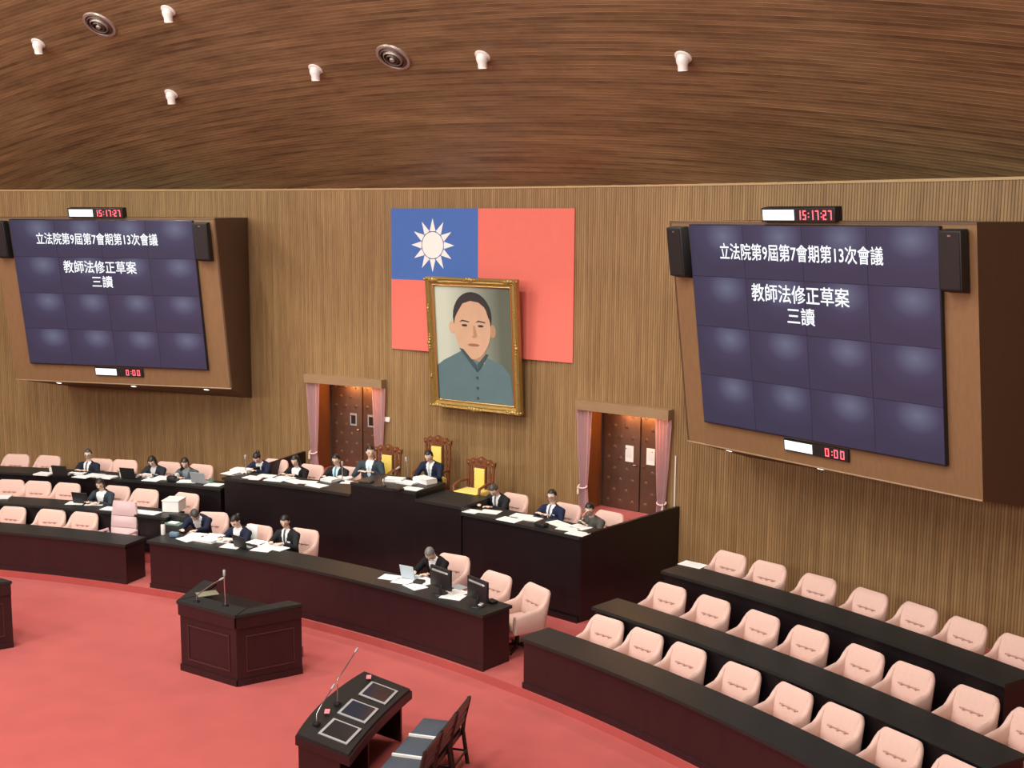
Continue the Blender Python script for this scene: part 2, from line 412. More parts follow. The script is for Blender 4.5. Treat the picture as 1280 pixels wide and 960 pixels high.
        for a_,b_ in zip(rows,rows[1:]):
            for i in range(nx): bm.faces.new((a_[i],a_[i+1],b_[i+1],b_[i]))
        bmesh.ops.solidify(bm,geom=bm.faces[:],thickness=.006)
        link('drape',bm,m_curt,root,70)
        b=bmesh.new(); tube(b,[( .088*math.cos(t)-dx*.3,.05*math.sin(t),tie+.03*math.sin(t)) for t in [2*math.pi*k/14 for k in range(15)]],.014,8); tb=link('tieback',b,m_curt,root,60)
        b=bmesh.new(); lathe(b,[(.0,-.15),(.024,-.14),(.02,-.06),(.012,-.045),(.022,-.02),(.014,.0),(0,.004)],10); link('tassel',b,m_tassel,root,60,Matrix.Translation(((-.06 if side==0 else .06),-.06,tie-.0)))
STUD=None
niche(1,-1); niche(2,1)

# ================================================================== FLAG AND PORTRAIT
fl=empty('wall_flag',(0,-.10,3.98),0,'large red flag with blue canton and white twelve-ray sun on the slatted wall','flag')
FW,FH=4.143,2.762
def flat(name,m,poly,y0,y1,parent,mw=None,smooth=None):
    bm=bmesh.new(); a=[bm.verts.new((x,y0,z)) for x,z in poly]; b=[bm.verts.new((x,y1,z)) for x,z in poly]; n=len(poly)
    bm.faces.new(a); bm.faces.new(b[::-1])
    for i in range(n): bm.faces.new((a[i],b[i],b[(i+1)%n],a[(i+1)%n]))
    return link(name,bm,m,parent,smooth,mw)
flat('red_field',m_red,[(-FW/2,0),(FW/2,0),(FW/2,FH),(0,FH),(0,FH/2),(-FW/2,FH/2)],0,.03,fl)
flat('blue_canton',m_blue,[(-FW/2,FH/2),(0,FH/2),(0,FH),(-FW/2,FH)],0,.03,fl)
sx,sz=-FW/4-.02,FH*.747; r1=.252; r2=.278; r3=.512
flat('sun_disc',m_fwhite,[(sx+r1*math.cos(t),sz+r1*math.sin(t)) for t in [2*math.pi*k/36 for k in range(36)]],-.006,0,fl)
for k in range(12):
    t=math.pi/2+k*math.pi/6; h=R_(14.2)
    flat('sun_ray',m_fwhite,[(sx+r3*math.cos(t),sz+r3*math.sin(t)),(sx+r2*math.cos(t+h),sz+r2*math.sin(t+h)),(sx+(r2-.012)*math.cos(t),sz+(r2-.012)*math.sin(t)),(sx+r2*math.cos(t-h),sz+r2*math.sin(t-h))],-.006,0,fl)

pl,pr=atY(540,430,-.30),atY(651,430,-.34); PW=pr.x-pl.x; PX=(pl.x+pr.x)/2
pzt=atY(596,347,-.42).z; pzb=atY(596,512,-.20).z; PH=pzt-pzb
fr=empty('framed_portrait',(PX,-.24,pzb),0,'tall gilt-framed painted portrait hanging in front of the red flag','painting'); fr.rotation_euler=(R_(4.5),0,0)
def ring_rect(bm,w0,h0,w1,h1,y0,y1,zc):
    pass
FWd=.15
def frame_side(name,m,pts_o,pts_i,parent):
    # molding prism between outer edge and inner edge with a raised profile
    prof=[(0,.02),(0,-.09),(.18,-.12),(.38,-.085),(.55,-.10),(.8,-.05),(1,-.045),(1,.02)]
    bm=bmesh.new(); rows=[]
    for (o,i) in zip(pts_o,pts_i):
        rows.append([bm.verts.new((o[0]+(i[0]-o[0])*t,y,o[1]+(i[1]-o[1])*t)) for t,y in prof])
    for a,b in zip(rows,rows[1:]):
        for k in range(len(prof)): k2=(k+1)%len(prof); bm.faces.new((a[k],a[k2],b[k2],b[k]))
    bm.faces.new(rows[0][::-1]); bm.faces.new(rows[-1]); return link(name,bm,m,parent,30)
O=[(-PW/2,0),(PW/2,0),(PW/2,PH),(-PW/2,PH)]; I=[(-PW/2+FWd,FWd),(PW/2-FWd,FWd),(PW/2-FWd,PH-FWd),(-PW/2+FWd,PH-FWd)]
for k in range(4):
    frame_side('frame_side',m_gold if k in (0,3) else m_gold,[O[k],O[(k+1)%4]],[I[k],I[(k+1)%4]],fr)
# carved ornaments
def ornament(x,z,s,horiz):
    bm=bmesh.new()
    for k in range(7):
        t=(k-3)/3; ex=abs(t)
        ell(bm,((t*.2*s if horiz else 0)+random.uniform(-.01,.01),-.10+.02*ex,(0 if horiz else t*.2*s)+random.uniform(-.01,.01)),(.045*s*(1.2-ex*.5),.035*s,.045*s*(1.2-ex*.5)),u=8,v=6)
    link('carved_ornament',bm,m_gold,fr,60,Matrix.Translation((x,0,z)))
for x in (-PW/2+.04,PW/2-.04):
    for z in (.04,PH-.04): ornament(x*.87,z,.9,True)
    for z in (PH*.5,): ornament(x,z,.8,False)
    for z in (PH*.24,PH*.76): ornament(x,z,.5,False)
ornament(0,.03,1.0,True); ornament(0,PH-.03,.9,True)
for x in (-PW*.25,PW*.25): ornament(x,.03,.55,True)
for k,(a,b) in enumerate((( (-PW/2+FWd,FWd),(PW/2-FWd,FWd)),((PW/2-FWd,FWd),(PW/2-FWd,PH-FWd)),((PW/2-FWd,PH-FWd),(-PW/2+FWd,PH-FWd)),((-PW/2+FWd,PH-FWd),(-PW/2+FWd,FWd)))):
    bm=bmesh.new(); tube(bm,[(a[0],-.05,a[1]),(b[0],-.05,b[1])],.016,8); link('inner_beading',bm,m_brass,fr,60)
# canvas and a plain generic painted sitter
CW,CH=PW-2*FWd,PH-2*FWd; cy=-.028
def paint(name,c,var=.12,scale=3): return mat('paint_'+name,c,.6,var=var,scale=scale,spec=.3)
cm=bpy.data.materials.new('paint_background'); cm.use_nodes=True; nt=cm.node_tree; b=nt.nodes['Principled BSDF']
tc=nt.nodes.new('ShaderNodeTexCoord'); sp=nt.nodes.new('ShaderNodeSeparateXYZ'); nt.links.new(tc.outputs['Generated'],sp.inputs[0])
cr=nt.nodes.new('ShaderNodeValToRGB'); cr.color_ramp.elements[0].color=(.50,.56,.47,1); cr.color_ramp.elements[1].color=(.095,.115,.085,1)
cr.color_ramp.elements[0].position=.15; cr.color_ramp.elements[1].position=.85
nt.links.new(sp.outputs['X'],cr.inputs[0]); nt.links.new(cr.outputs[0],b.inputs['Base Color']); b.inputs['Roughness'].default_value=.6
cv=flat('canvas',cm,[(-CW/2,0),(CW/2,0),(CW/2,CH),(-CW/2,CH)],-.02,.01,fr,Matrix.Translation((0,0,FWd)))
def pt(name,m,poly,layer): return flat(name,m,[(x*CW/2,z*CH) for x,z in poly],-.02-.0025*layer,-.0195,cv)
def oval(cx,cz,rx,rz,n=28,jaw=0):
    return [(cx+rx*math.cos(t)*(1-jaw*max(0,-math.sin(t))**2),cz+rz*math.sin(t)) for t in [2*math.pi*k/n for k in range(n)]]
p_skin=paint('skin',(.56,.36,.24)); p_skin2=paint('skin_shadow_side',(.40,.24,.15)); p_hair=paint('hair',(.035,.032,.034)); p_coat=paint('coat',(.10,.17,.19)); p_coat2=paint('coat_dark',(.045,.08,.095)); p_lip=paint('lips',(.33,.12,.10))
pt('painted_coat',p_coat,[(-1,0),(-1,.30),(-.82,.35),(-.40,.43),(-.2,.47),(.3,.40),(.72,.34),(.90,.26),(.98,.0)],1)
pt('painted_neck',p_skin2,[(-.26,.40),(.26,.34),(.30,.50),(-.26,.50)],2)
pt('painted_ear',p_skin,oval(-.56,.64,.075,.055),2); pt('painted_ear',p_skin2,oval(.50,.625,.075,.055),2)
pt('painted_hair',p_hair,oval(-.02,.735,.50,.215),3)
pt('painted_face',p_skin,oval(-.02,.635,.475,.26,jaw=.16),4)
pt('painted_fringe',p_hair,[(-.50,.70),(-.47,.80),(-.36,.88),(-.18,.925),(.06,.935),(.28,.905),(.42,.83),(.46,.70),(.40,.74),(.33,.82),(.16,.865),(-.05,.875),(-.25,.85),(-.40,.77)],5)
for sx_ in (-.22,.20):
    pt('painted_brow',p_hair,[(sx_-.13,.692),(sx_-.06,.712),(sx_+.12,.700),(sx_+.12,.692),(sx_-.05,.700)],6)
    pt('painted_eye',p_hair,oval(sx_,.665,.075,.010,14),6)
pt('painted_nose',p_skin2,[(.01,.67),(.05,.66),(.10,.575),(.03,.560),(-.05,.568),(.0,.58)],6)
pt('painted_mouth',p_lip,oval(.0,.500,.15,.012,16),6)
pt('painted_collar',p_coat2,[(-.38,.465),(-.28,.46),(.04,.33),(.06,.27),(-.02,.30)],6); pt('painted_collar',p_coat2,[(.36,.425),(.30,.43),(.08,.335),(.06,.27),(.14,.30)],6)
for z in (.22,.13,.04): pt('painted_button',p_coat2,oval(.05,z,.03,.012,12),6)
# ================================================================== SCREEN HOUSINGS
def text_mesh(body,wid,ht,m,name,parent,mw,bold=.02):
    cu=bpy.data.curves.new('t','FONT'); cu.body=body; cu.size=1; cu.resolution_u=2; cu.fill_mode='FRONT'
    o=bpy.data.objects.new('t',cu); COL.objects.link(o)
    dg=bpy.context.evaluated_depsgraph_get(); me=bpy.data.meshes.new_from_object(o.evaluated_get(dg)); bpy.data.objects.remove(o)
    xs=[v.co.x for v in me.vertices]; ys=[v.co.y for v in me.vertices]
    sx=wid/(max(xs)-min(xs)); sy=ht/(max(ys)-min(ys)); cx,cy_=(max(xs)+min(xs))/2,(max(ys)+min(ys))/2
    bm=bmesh.new(); geo=bm
    for k,(ox,oy) in enumerate(((0,0),(bold,0),(0,bold),(bold,bold))):
        n0=len(bm.verts); bm.from_mesh(me); bm.verts.ensure_lookup_table()
        for v in bm.verts[n0:]: v.co=((v.co.x-cx+ox-bold/2)*sx,-.0002*k,(v.co.y-cy_+oy-bold/2)*sy)
    bm.to_mesh(me); bm.free()
    me.materials.clear(); me.materials.append(m); me.name=name
    o=bpy.data.objects.new(name,me); COL.objects.link(o); o.parent=parent; o.matrix_local=mw; return o
SEG={'0':'abcdef','1':'bc','2':'abged','3':'abgcd','5':'afgcd','7':'abc'}
def led(parent,s,x0,z0,cw,ch,y):
    x=x0
    for chh in s:
        bm=bmesh.new(); t=ch*.13; w_=cw*.62
        if chh==':':
            for zz in (.3,.7): bx(bm,x+cw*.12-t/2,x+cw*.12+t/2,y-.003,y,z0+ch*zz-t/2,z0+ch*zz+t/2)
            x+=cw*.42
        else:
            R={'a':(0,w_,ch-t,ch),'g':(0,w_,ch/2-t/2,ch/2+t/2),'d':(0,w_,0,t),'f':(0,t,ch/2,ch),'b':(w_-t,w_,ch/2,ch),'e':(0,t,0,ch/2),'c':(w_-t,w_,0,ch/2)}
            for g in SEG[chh]: q=R[g]; bx(bm,x+q[0],x+q[1],y-.003,y,z0+q[2],z0+q[3])
            x+=cw
        link('led_digit',bm,m_led,parent)
def tile_mat():
    m=bpy.data.materials.new('video_tile'); m.use_nodes=True; nt=m.node_tree; b=nt.nodes['Principled BSDF']; N=nt.nodes.new; L=nt.links.new
    b.inputs['Base Color'].default_value=(.015,.015,.03,1); b.inputs['Roughness'].default_value=.35
    tc=N('ShaderNodeTexCoord'); mp=N('ShaderNodeMapping'); L(tc.outputs['Object'],mp.inputs[0]); mp.inputs['Location'].default_value=(-.14,0,-.22); 
    vl=N('ShaderNodeVectorMath'); vl.operation='LENGTH'; 
    sc=N('ShaderNodeVectorMath'); sc.operation='MULTIPLY'; sc.inputs[1].default_value=(1.0,0,1.35); L(mp.outputs[0],sc.inputs[0]); L(sc.outputs[0],vl.inputs[0])
    cr=N('ShaderNodeValToRGB'); e=cr.color_ramp.elements; e[0].position=0; e[0].color=(.115,.135,.20,1); e[1].position=.62; e[1].color=(.024,.025,.052,1)
    e2=cr.color_ramp.elements.new(.18); e2.color=(.072,.08,.135,1); e3=cr.color_ramp.elements.new(.34); e3.color=(.034,.036,.075,1)
    L(vl.outputs['Value'],cr.inputs[0]); L(cr.outputs[0],b.inputs['Emission Color']); b.inputs['Emission Strength'].default_value=1.0
    return m
m_tile=tile_mat()
def screen_unit(sg):
    who='beside the golden-chair dais end with staff seated below' if sg<0 else 'above the rows of empty pink chairs'
    who='above the seated staff' if sg<0 else 'above the empty pink chairs'
    n=Vector((-.33*sg,-.944,0)); bi=Vector((sg*5.028,-1.6,3.10)); bo=Vector((sg*9.747,-3.247,3.10)); TF=.53; HT=3.43
    ti=bi+n*TF+Vector((0,0,HT)); to=bo+n*TF+Vector((0,0,HT))
    gi=Vector((sg*5.60,-.475,2.72)); go=Vector((sg*10.35,-1.535,2.72)); hi=gi+Vector((0,0,3.83)); ho=go+Vector((0,0,3.83))
    root=empty('screen_housing',(bi+bo)/2,0,'wedge-shaped walnut screen housing on the slatted wall '+who,'housing'); L=root.location
    def slab(name,m,pts,th,smooth=None):
        bm=bmesh.new(); P=[Vector(p) for p in pts]; nn=(P[1]-P[0]).cross(P[3]-P[0]).normalized()
        cen=(bi+bo+gi+go+ti+to+hi+ho)/8
        if nn.dot(cen-P[0])<0: nn=-nn
        a=[bm.verts.new(p-L) for p in P]; b=[bm.verts.new(p+nn*th-L) for p in P]
        bm.faces.new(a); bm.faces.new(b[::-1])
        for i in range(4): bm.faces.new((a[i],b[i],b[(i+1)%4],a[(i+1)%4]))
        return link(name,bm,m,root)
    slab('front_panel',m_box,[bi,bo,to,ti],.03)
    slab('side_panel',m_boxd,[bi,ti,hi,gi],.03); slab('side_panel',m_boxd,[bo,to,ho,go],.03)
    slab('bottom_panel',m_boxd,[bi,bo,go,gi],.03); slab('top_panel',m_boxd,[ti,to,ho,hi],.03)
    ed=bmesh.new(); tube(ed,[bi-L+n*.006,bo-L+n*.006],.014,6); link('edge_strip',ed,m_val,root)
    nb=(bo-bi).cross(gi-bi).normalized(); nb=-nb if nb.z>0 else nb
    for t in (.13,.47,.83):
        c=bi.lerp(bo,t).lerp(gi.lerp(go,t),.16)+nb*.004
        b=bmesh.new(); lathe(b,[(.075,0),(.075,.012),(.06,.016),(.055,.012),(0,.012)],16)
        q=nb.to_track_quat('Z','Y').to_matrix().to_4x4(); q.translation=c-L
        dl=link('downlight_rim',b,m_white,root,40,q)
        b=bmesh.new(); lathe(b,[(.052,.0135),(.04,.017),(0,.018)],16); link('downlight_lens',b,m_lens,dl,60)
    # frame of the tilted front: X right, Y into the housing, Z up the panel
    A,B=(bi,bo) if sg>0 else (bo,bi); ux=(B-A).normalized(); uz=(n*TF+Vector((0,0,HT))).normalized(); uy=uz.cross(ux)
    F=Matrix((ux,uy,uz)).transposed().to_4x4(); F.translation=A
    def place(o,x,y,z): o.matrix_world=F@Matrix.Translation((x,y,z)); return o
    sc=place(empty('video_wall_screen',(0,0,0),0,'dark video wall showing white Chinese text, mounted '+who,'screen'),2.50,0,.40)
    bm=bmesh.new(); bx(bm,-2.05,2.05,-.075,-.003,-.01,3.03); bevel(bm,.008,1); link('screen_casing',bm,m_screen_edge,sc,40)
    bm=bmesh.new(); bx(bm,-.5065,.5065,-.006,0,-.3725,.3725); t0=None
    for r in range(4):
        for c in range(4):
            mw=Matrix.Translation((-1.53+1.02*c,-.076,.3875+.7525*r))
            if t0 is None: t0=link('screen_tile',bm,m_tile,sc,None,mw)
            else: inst(t0,sc,mw)
    rx=Matrix.Identity(4)
    text_mesh('立法院第9屆第7會期第13次會議',2.72,.235,m_txt,'screen_text',sc,Matrix.Translation((-.10,-.0855,2.65)))
    text_mesh('教師法修正草案',1.64,.25,m_txt,'screen_text',sc,Matrix.Translation((-.10,-.0855,2.08)))
    text_mesh('三讀',.46,.235,m_txt,'screen_text',sc,Matrix.Translation((-.08,-.0855,1.78)))
    # clocks
    ck=place(empty('led_clock',(0,0,0),0,'clock box with red digits 15:17:27 atop the screen '+who,'clock'),1.84,-.02,3.475)
    bm=bmesh.new(); bx(bm,0,1.22,-.06,.10,0,.19); bevel(bm,.006,1); link('clock_case',bm,m_blackp,ck,40)
    bm=bmesh.new(); bx(bm,.03,.56,-.066,-.061,.025,.165); link('white_sign_panel',bm,m_led_w,ck)
    led(ck,'15:17:27',.62,.03,.085,.125,-.061)
    tm=place(empty('led_timer',(0,0,0),0,'timer strip with red digits 0:00 under the screen '+who,'timer'),1.95,0,.18)
    bm=bmesh.new(); bx(bm,0,1.10,-.045,-.001,0,.175); bevel(bm,.005,1); link('timer_case',bm,m_blackp,tm,40)
    bm=bmesh.new(); bx(bm,.02,.50,-.05,-.046,.02,.155); link('white_sign_panel',bm,m_led_w,tm)
    led(tm,'0:00',.72,.028,.105,.12,-.046)
    for k,u in enumerate((.26,4.76)):
        near='inner' if (u<1)==(sg>0) else 'outer'
        sp=place(empty('wall_speaker',(0,0,0),0,f'black loudspeaker on {"flag side" if near=="inner" else "side away from flag"} of the screen {who}','speaker'),u,0,2.62)
        bm=bmesh.new(); bx(bm,-.15,.15,-.20,-.03,0,.78)
        for v in bm.verts:
            if v.co.y<-.1 and v.co.z<.1: v.co.z+=.06
        bevel(bm,.012); link('cabinet',bm,m_spk,sp,40)
        bm=bmesh.new(); bx(bm,-.13,.13,-.208,-.201,.08,.76); link('grille',bm,m_blackp,sp)
        bm=bmesh.new(); bx(bm,-.02,.02,-.211,-.208,.71,.73); link('badge',bm,m_chrome,sp)
        bm=bmesh.new(); bx(bm,-.05,.05,-.03,0,.3,.5); link('bracket',bm,m_blackm,sp)
    return F
screen_unit(-1); screen_unit(1)

# ================================================================== CEILING FIXTURES
def ceil_frame(x,y):
    z=ceil_z(x,y)-.012; e=.02
    dx=Vector((1,0,(ceil_z(x+e,y)-ceil_z(x-e,y))/(2*e))).normalized(); dy=Vector((0,1,(ceil_z(x,y+e)-ceil_z(x,y-e))/(2*e))); nn=dx.cross(dy).normalized()
    dy=nn.cross(dx); Mx=Matrix((dx,dy,nn)).transposed().to_4x4(); Mx.translation=(x,y,z); return Mx
SPOTS=[(-4.98,-2.97),(-1.38,-2.99),(2.05,-3.0),(5.41,-2.98),(-6.68,-4.54),(-3.26,-4.50)]
lab={0:'first spot of the lower row, nearest the screen above seated staff',1:'second spot of the lower row, beside the round vent',2:'third spot of the lower row, above the flag',3:'fourth spot of the lower row, alone past the flag',4:'spot of the upper row beside the round vent, outermost one',5:'spot of the upper row beside the round vent, inner one'}
for i,(x,y) in enumerate(SPOTS):
    r=empty('ceiling_spotlight',(0,0,0),0,'white ceiling spotlight, '+lab[i],'spotlight','ceiling spotlights'); F=ceil_frame(x,y); r.matrix_world=F
    b=bmesh.new(); lathe(b,[(.0,-.02),(.10,-.022),(.125,-.012),(.13,.0),(0,.001)],20); link('rim',b,m_white,r,40)
    aim=F.to_3x3().inverted()@Vector((.02,.10,-1)); q=aim.to_track_quat('Z','Y').to_matrix().to_4x4()
    b=bmesh.new(); lathe(b,[(.0,-.06),(.075,-.05),(.095,.0),(.09,.05),(.072,.09),(.072,.165),(.066,.165),(.064,.09),(.0,.09)],20); link('can',b,m_white,r,40,Matrix.Translation((0,0,-.03))@q)
    b=bmesh.new(); lathe(b,[(0,.13),(.05,.13),(.06,.11)],14); link('lamp_lens',b,m_lens,r,60,Matrix.Translation((0,0,-.03))@q)
    l=bpy.data.lights.new('spot','SPOT'); l.energy=420; l.spot_size=R_(75); l.spot_blend=.6; l.color=(1,.93,.82); l.shadow_soft_size=.06
    lo=bpy.data.objects.new('spot_light',l); COL.objects.link(lo); lo.location=F.translation+F.to_3x3()@(aim.normalized()*.30); lo.rotation_euler=(Vector((.02,.10,-1))).to_track_quat('-Z','Y').to_euler()
for x,y,t in ((.37,-3.08,'in the lower row of ceiling spotlights'),(-4.94,-4.55,'in the upper row of ceiling spotlights')):
    r=empty('ceiling_vent',(0,0,0),0,'round dark air diffuser with concentric rings '+t,'vent'); r.matrix_world=ceil_frame(x,y)
    b=bmesh.new(); lathe(b,[(.235,-.01),(.25,-.035),(.29,-.03),(.30,.0),(.235,.004)],32); link('rim',b,m_ventr,r,40)
    for k,rr in enumerate((.205,.15,.095)):
        b=bmesh.new(); lathe(b,[(rr,-.05-.012*k),(rr+.03,-.01),(rr+.024,-.008),(rr-.006,-.046-.012*k),(rr,-.05-.012*k)],28); link('ring',b,m_vent if k!=1 else m_ventr,r,40)
    b=bmesh.new(); lathe(b,[(.0,-.09),(.035,-.085),(.05,-.06),(.03,-.02),(0,-.015)],16); link('hub',b,m_ventr,r,50)
    b=bmesh.new(); lathe(b,[(.26,.0),(0,.002)],28); link('duct',b,m_blackp,r)

# ================================================================== DESKS
def desk(label,r0,dep,a0,a1,zb,zt,mfront=None,group=None,ends=True,name='curved_bench_desk'):
    mf=mfront or m_desk; am=(a0+a1)/2
    root=empty(name,pol(r0+dep/2,am,zb),0,label,'desk',group); da=math.degrees(.03/r0)
    sector_o('desk_top',m_top,r0-.045,r0+dep,a0-da,a1+da,zt-.045,zt,root,.012)
    sector_o('front_panel',mf,r0,r0+.04,a0,a1,zb,zt-.045,root)
    sector_o('base_trim',mf,r0-.018,r0,a0-da*.4,a1+da*.4,zb,zb+.085,root,.006)
    sector_o('top_rail',mf,r0-.014,r0,a0,a1,zt-.09,zt-.046,root,.004)
    de=math.degrees(.045/r0)
    for x in ((a0,a0+de),(a1-de,a1)): sector_o('end_panel',mf,r0+.041,r0+dep-.03,x[0],x[1],zb,zt-.045,root)
    sector_o('shelf',mf,r0+.042,r0+dep-.1,a0+de,a1-de,zt-.22,zt-.2,root)
    return root
TR1,TR2,TR3=.85,1.05,1.30; TC=.97; TDW=1.55; TDP=1.77; TDL=1.645
desk('long dark mahogany front bench desk facing the red floor, before the empty pink chairs',20.93,.53,11.85,31.5,Z1,TR1)
desk('dark middle bench desk between two rows of empty pink chairs',22.16,.53,12.45,28.35,Z2,TR2,m_dais)
desk('dark back bench desk with one white sheet at its end, below the slatted wall',23.62,.53,12.7,25.95,Z3,TR3,m_dais)
desk('dark mahogany front bench desk before the pale high-backed chair',20.93,.53,-31,-11.0,Z1,TR1)
desk('dark middle bench desk with a long white strip and white box on its end',22.13,.53,-31,-11.2,Z2,TR2-.01,m_dais)
desk('dark back bench desk strewn with laptops and papers, below the slatted wall',23.60,.53,-31,-10.75,Z3,TR3,m_dais)
desk('long curved mahogany clerks desk with two black monitors, before the high dais',20.96,.58,-9.62,9.62,Z1,TC)
# the tall dais bench
dr=empty('dais_desk',pol(23.8,-.7,Z1),0,'tall black curved dais desk stepping up at the chairman seat','desk')
RD=23.50
for a0,a1,zt,dep in ((DL,-3.15,TDW,.60),(-3.15,.42,TDP,.86),(.42,2.85,TDL,.86),(2.85,DR,TDW,.60)):
    da=math.degrees(.02/RD)
    sector_o('front_panel',m_dais,RD+(0 if zt==TDW else -.03),RD+.05,a0,a1,Z1,zt-.05,dr)
    sector_o('desk_top',m_top,RD-.05,RD+dep,a0-(da if a0<-9 else 0),a1+(da if a1>8 else 0),zt-.05,zt,dr,.010)
    sector_o('base_trim',m_dais,RD-.05,RD-.031,a0,a1,Z1,Z1+.09,dr)
    if zt!=TDW:
        de=math.degrees(.04/RD)
        for x in ((a0,a0+de),(a1-de,a1)): sector_o('cheek_panel',m_dais,RD+.051,RD+dep-.02,x[0],x[1],ZD,zt-.05,dr)
for sg,a in ((1,DR),(-1,DL)):
    de=math.degrees(.06/RD)*sg
    p=pol(RD,a); 
    # side wall running back to the hall wall
    bm=bmesh.new(); q0=pol(RD+.052,a,0); q1=wp(4.34*sg,.02); dirv=(q1-q0).normalized(); sd=Vector((dirv.y,-dirv.x,0))*(-.06*sg)
    vs=[bm.verts.new((p_.x,p_.y,z)) for z in (Z1,1.0) for p_ in (q0,q1,q1+sd,q0+sd)]
    for v in vs[4:]: v.co.z=TDW+.0 if (v.co.xy-q0.xy).length<1 else TDW+.125
    for f in ((3,2,1,0),(4,5,6,7),(0,1,5,4),(1,2,6,5),(2,3,7,6),(3,0,4,7)): bm.faces.new([vs[i] for i in f])
    bm2=link('side_wall',bm,m_dais,dr); bm2.data.transform(Matrix.Translation(-dr.location))

# ================================================================== CHAIRS
def chair_proto():
    bm=bmesh.new()
    # tub shell: path round the back, (x,y,topz)
    XS=.86
    N_=44; path=[]
    for i in range(N_+1):
        t=-1+2*i/N_; a=abs(t)
        if a<.46: x=.285*a/.46; y=.27
        elif a<.62:
            q=(a-.46)/.16*math.pi/2; x=.285+.04*math.sin(q); y=.23+.04*math.cos(q)
        else: q=(a-.62)/.38; x=.325-.01*q; y=.23-.46*q
        x*=XS if t>0 else -XS
        if a<.36: tz=.875
        elif a<.50: q=(a-.36)/.14; tz=.875-.035*q*q
        elif a<.70: q=(a-.50)/.20; tz=.84-.19*(q*q*(3-2*q))
        else: tz=.65-.05*(a-.70)/.30
        path.append((x,y,tz,a))
    rows=[]
    for i,(x,y,tz,a) in enumerate(path):
        p=path[max(i-1,0)]; n=path[min(i+1,N_)]; d=Vector((n[0]-p[0],n[1]-p[1],0)).normalized(); nn=Vector((d.y,-d.x,0))   # outward?
        c=Vector((x,y,0))
        if nn.dot(c-Vector((0,-.1,0)))<0: nn=-nn
        th=.05 if a<.5 else .04; zb=.33; rk=.10*min(1,max(0,(.72-a)/.24))   # rake of the back
        prof=[(-th,zb+.05),(-th*1.15,zb+(tz-zb)*.35),(-th*1.25,zb+(tz-zb)*.62),(-th*.95,tz-.05),(-th*.6,tz-.015),(0,tz),(th*.6,tz-.015),(th,tz-.05),(th*1.05,zb+(tz-zb)*.5),(th*.9,zb+.04),(th*.5,zb),(-th*.5,zb)]
        rows.append([bm.verts.new(c+nn*o+Vector((0,rk*max(0,(z-.45)/.42),z))) for o,z in prof])
    for a_,b_ in zip(rows,rows[1:]):
        for k in range(len(a_)): k2=(k+1)%len(a_); bm.faces.new((a_[k],a_[k2],b_[k2],b_[k]))
    bm.faces.new(rows[0][::-1]); bm.faces.new(rows[-1])
    parts=[('tub_back',link('tub_back',bm,m_pink,None,50))]
    bm=bmesh.new(); bx(bm,-.215,.215,-.26,.22,.34,.47); bevel(bm,.045,3); parts.append(('seat_cushion',link('seat_cushion',bm,m_pinkseat,None,60)))
    for x in (-.10,0,.10):
        bm=bmesh.new(); ell(bm,(0,0,0),(.020,.008,.020),u=10,v=6); parts.append(('button',link('button',bm,m_tuft_shade,None,60,Matrix.Translation((x,.247,.645)))))
    bm=bmesh.new(); tube(bm,[(-.15,.004,.004),(-.1,0,0),(-.05,.003,.003),(0,0,0),(.05,.003,.003),(.1,0,0),(.15,.004,.004)],.008,6); parts.append(('seam',link('seam',bm,m_tuft_shade,None,60,Matrix.Translation((0,.250,.645)))))
    bm=bmesh.new(); lathe(bm,[(0,.07),(.035,.07),(.03,.2),(.028,.32),(.09,.335),(.09,.345),(0,.345)],12); parts.append(('pedestal',link('pedestal',bm,m_blackm,None,40)))
    for k in range(5):
        bm=bmesh.new(); tube(bm,[(0,0,.085),(.13,0,.075),(.245,0,.055)],[(.022,.02),(.02,.016),(.014,.012)],8); ell(bm,(.24,0,.025),(.025,.018,.025),u=8,v=6)
        parts.append(('base_leg',link('base_leg',bm,m_blackm,None,50,Matrix.Rotation(2*math.pi*k/5+.3,4,'Z'))))
    return parts
PROTO=chair_proto(); PROTO_USED=[False]
def put(parts,flag,root):
    for nm,o in parts:
        if not flag[0]: o.parent=root
        else: inst(o,root)
    flag[0]=True
def chair(R,a,z,label,group,sc=1,turn=0,name='tub_chair'):
    r=empty(name,pol(R,a,z),R_(-a+turn),label,'chair',group); r.scale=(sc,sc,sc); put(PROTO,PROTO_USED,r); return r
def chairs(lst,R,z,rowdesc,group,first='aisle'):
    for i,a in enumerate(lst):
        chair(R,a,z,f'empty pink tub chair, {ORD[i]} from the aisle at the {rowdesc}',group,turn=random.uniform(-4,4))
chairs([13.36,15.2,17.15,19.5,21.57,23.54,25.66,27.7],21.70,Z1,'front desk of the unoccupied bank','empty chairs at the front desk of the unoccupied bank')
chairs([13.62,15.56,17.63,19.64,21.71,23.52,25.68,27.45],22.96,Z2,'middle desk of the unoccupied bank','empty chairs at the middle desk of the unoccupied bank')
chairs([13.65,15.37,17.37,19.3,21.1,22.78,24.6],24.42,Z3,'back desk of the unoccupied bank','empty chairs at the back desk of the unoccupied bank')
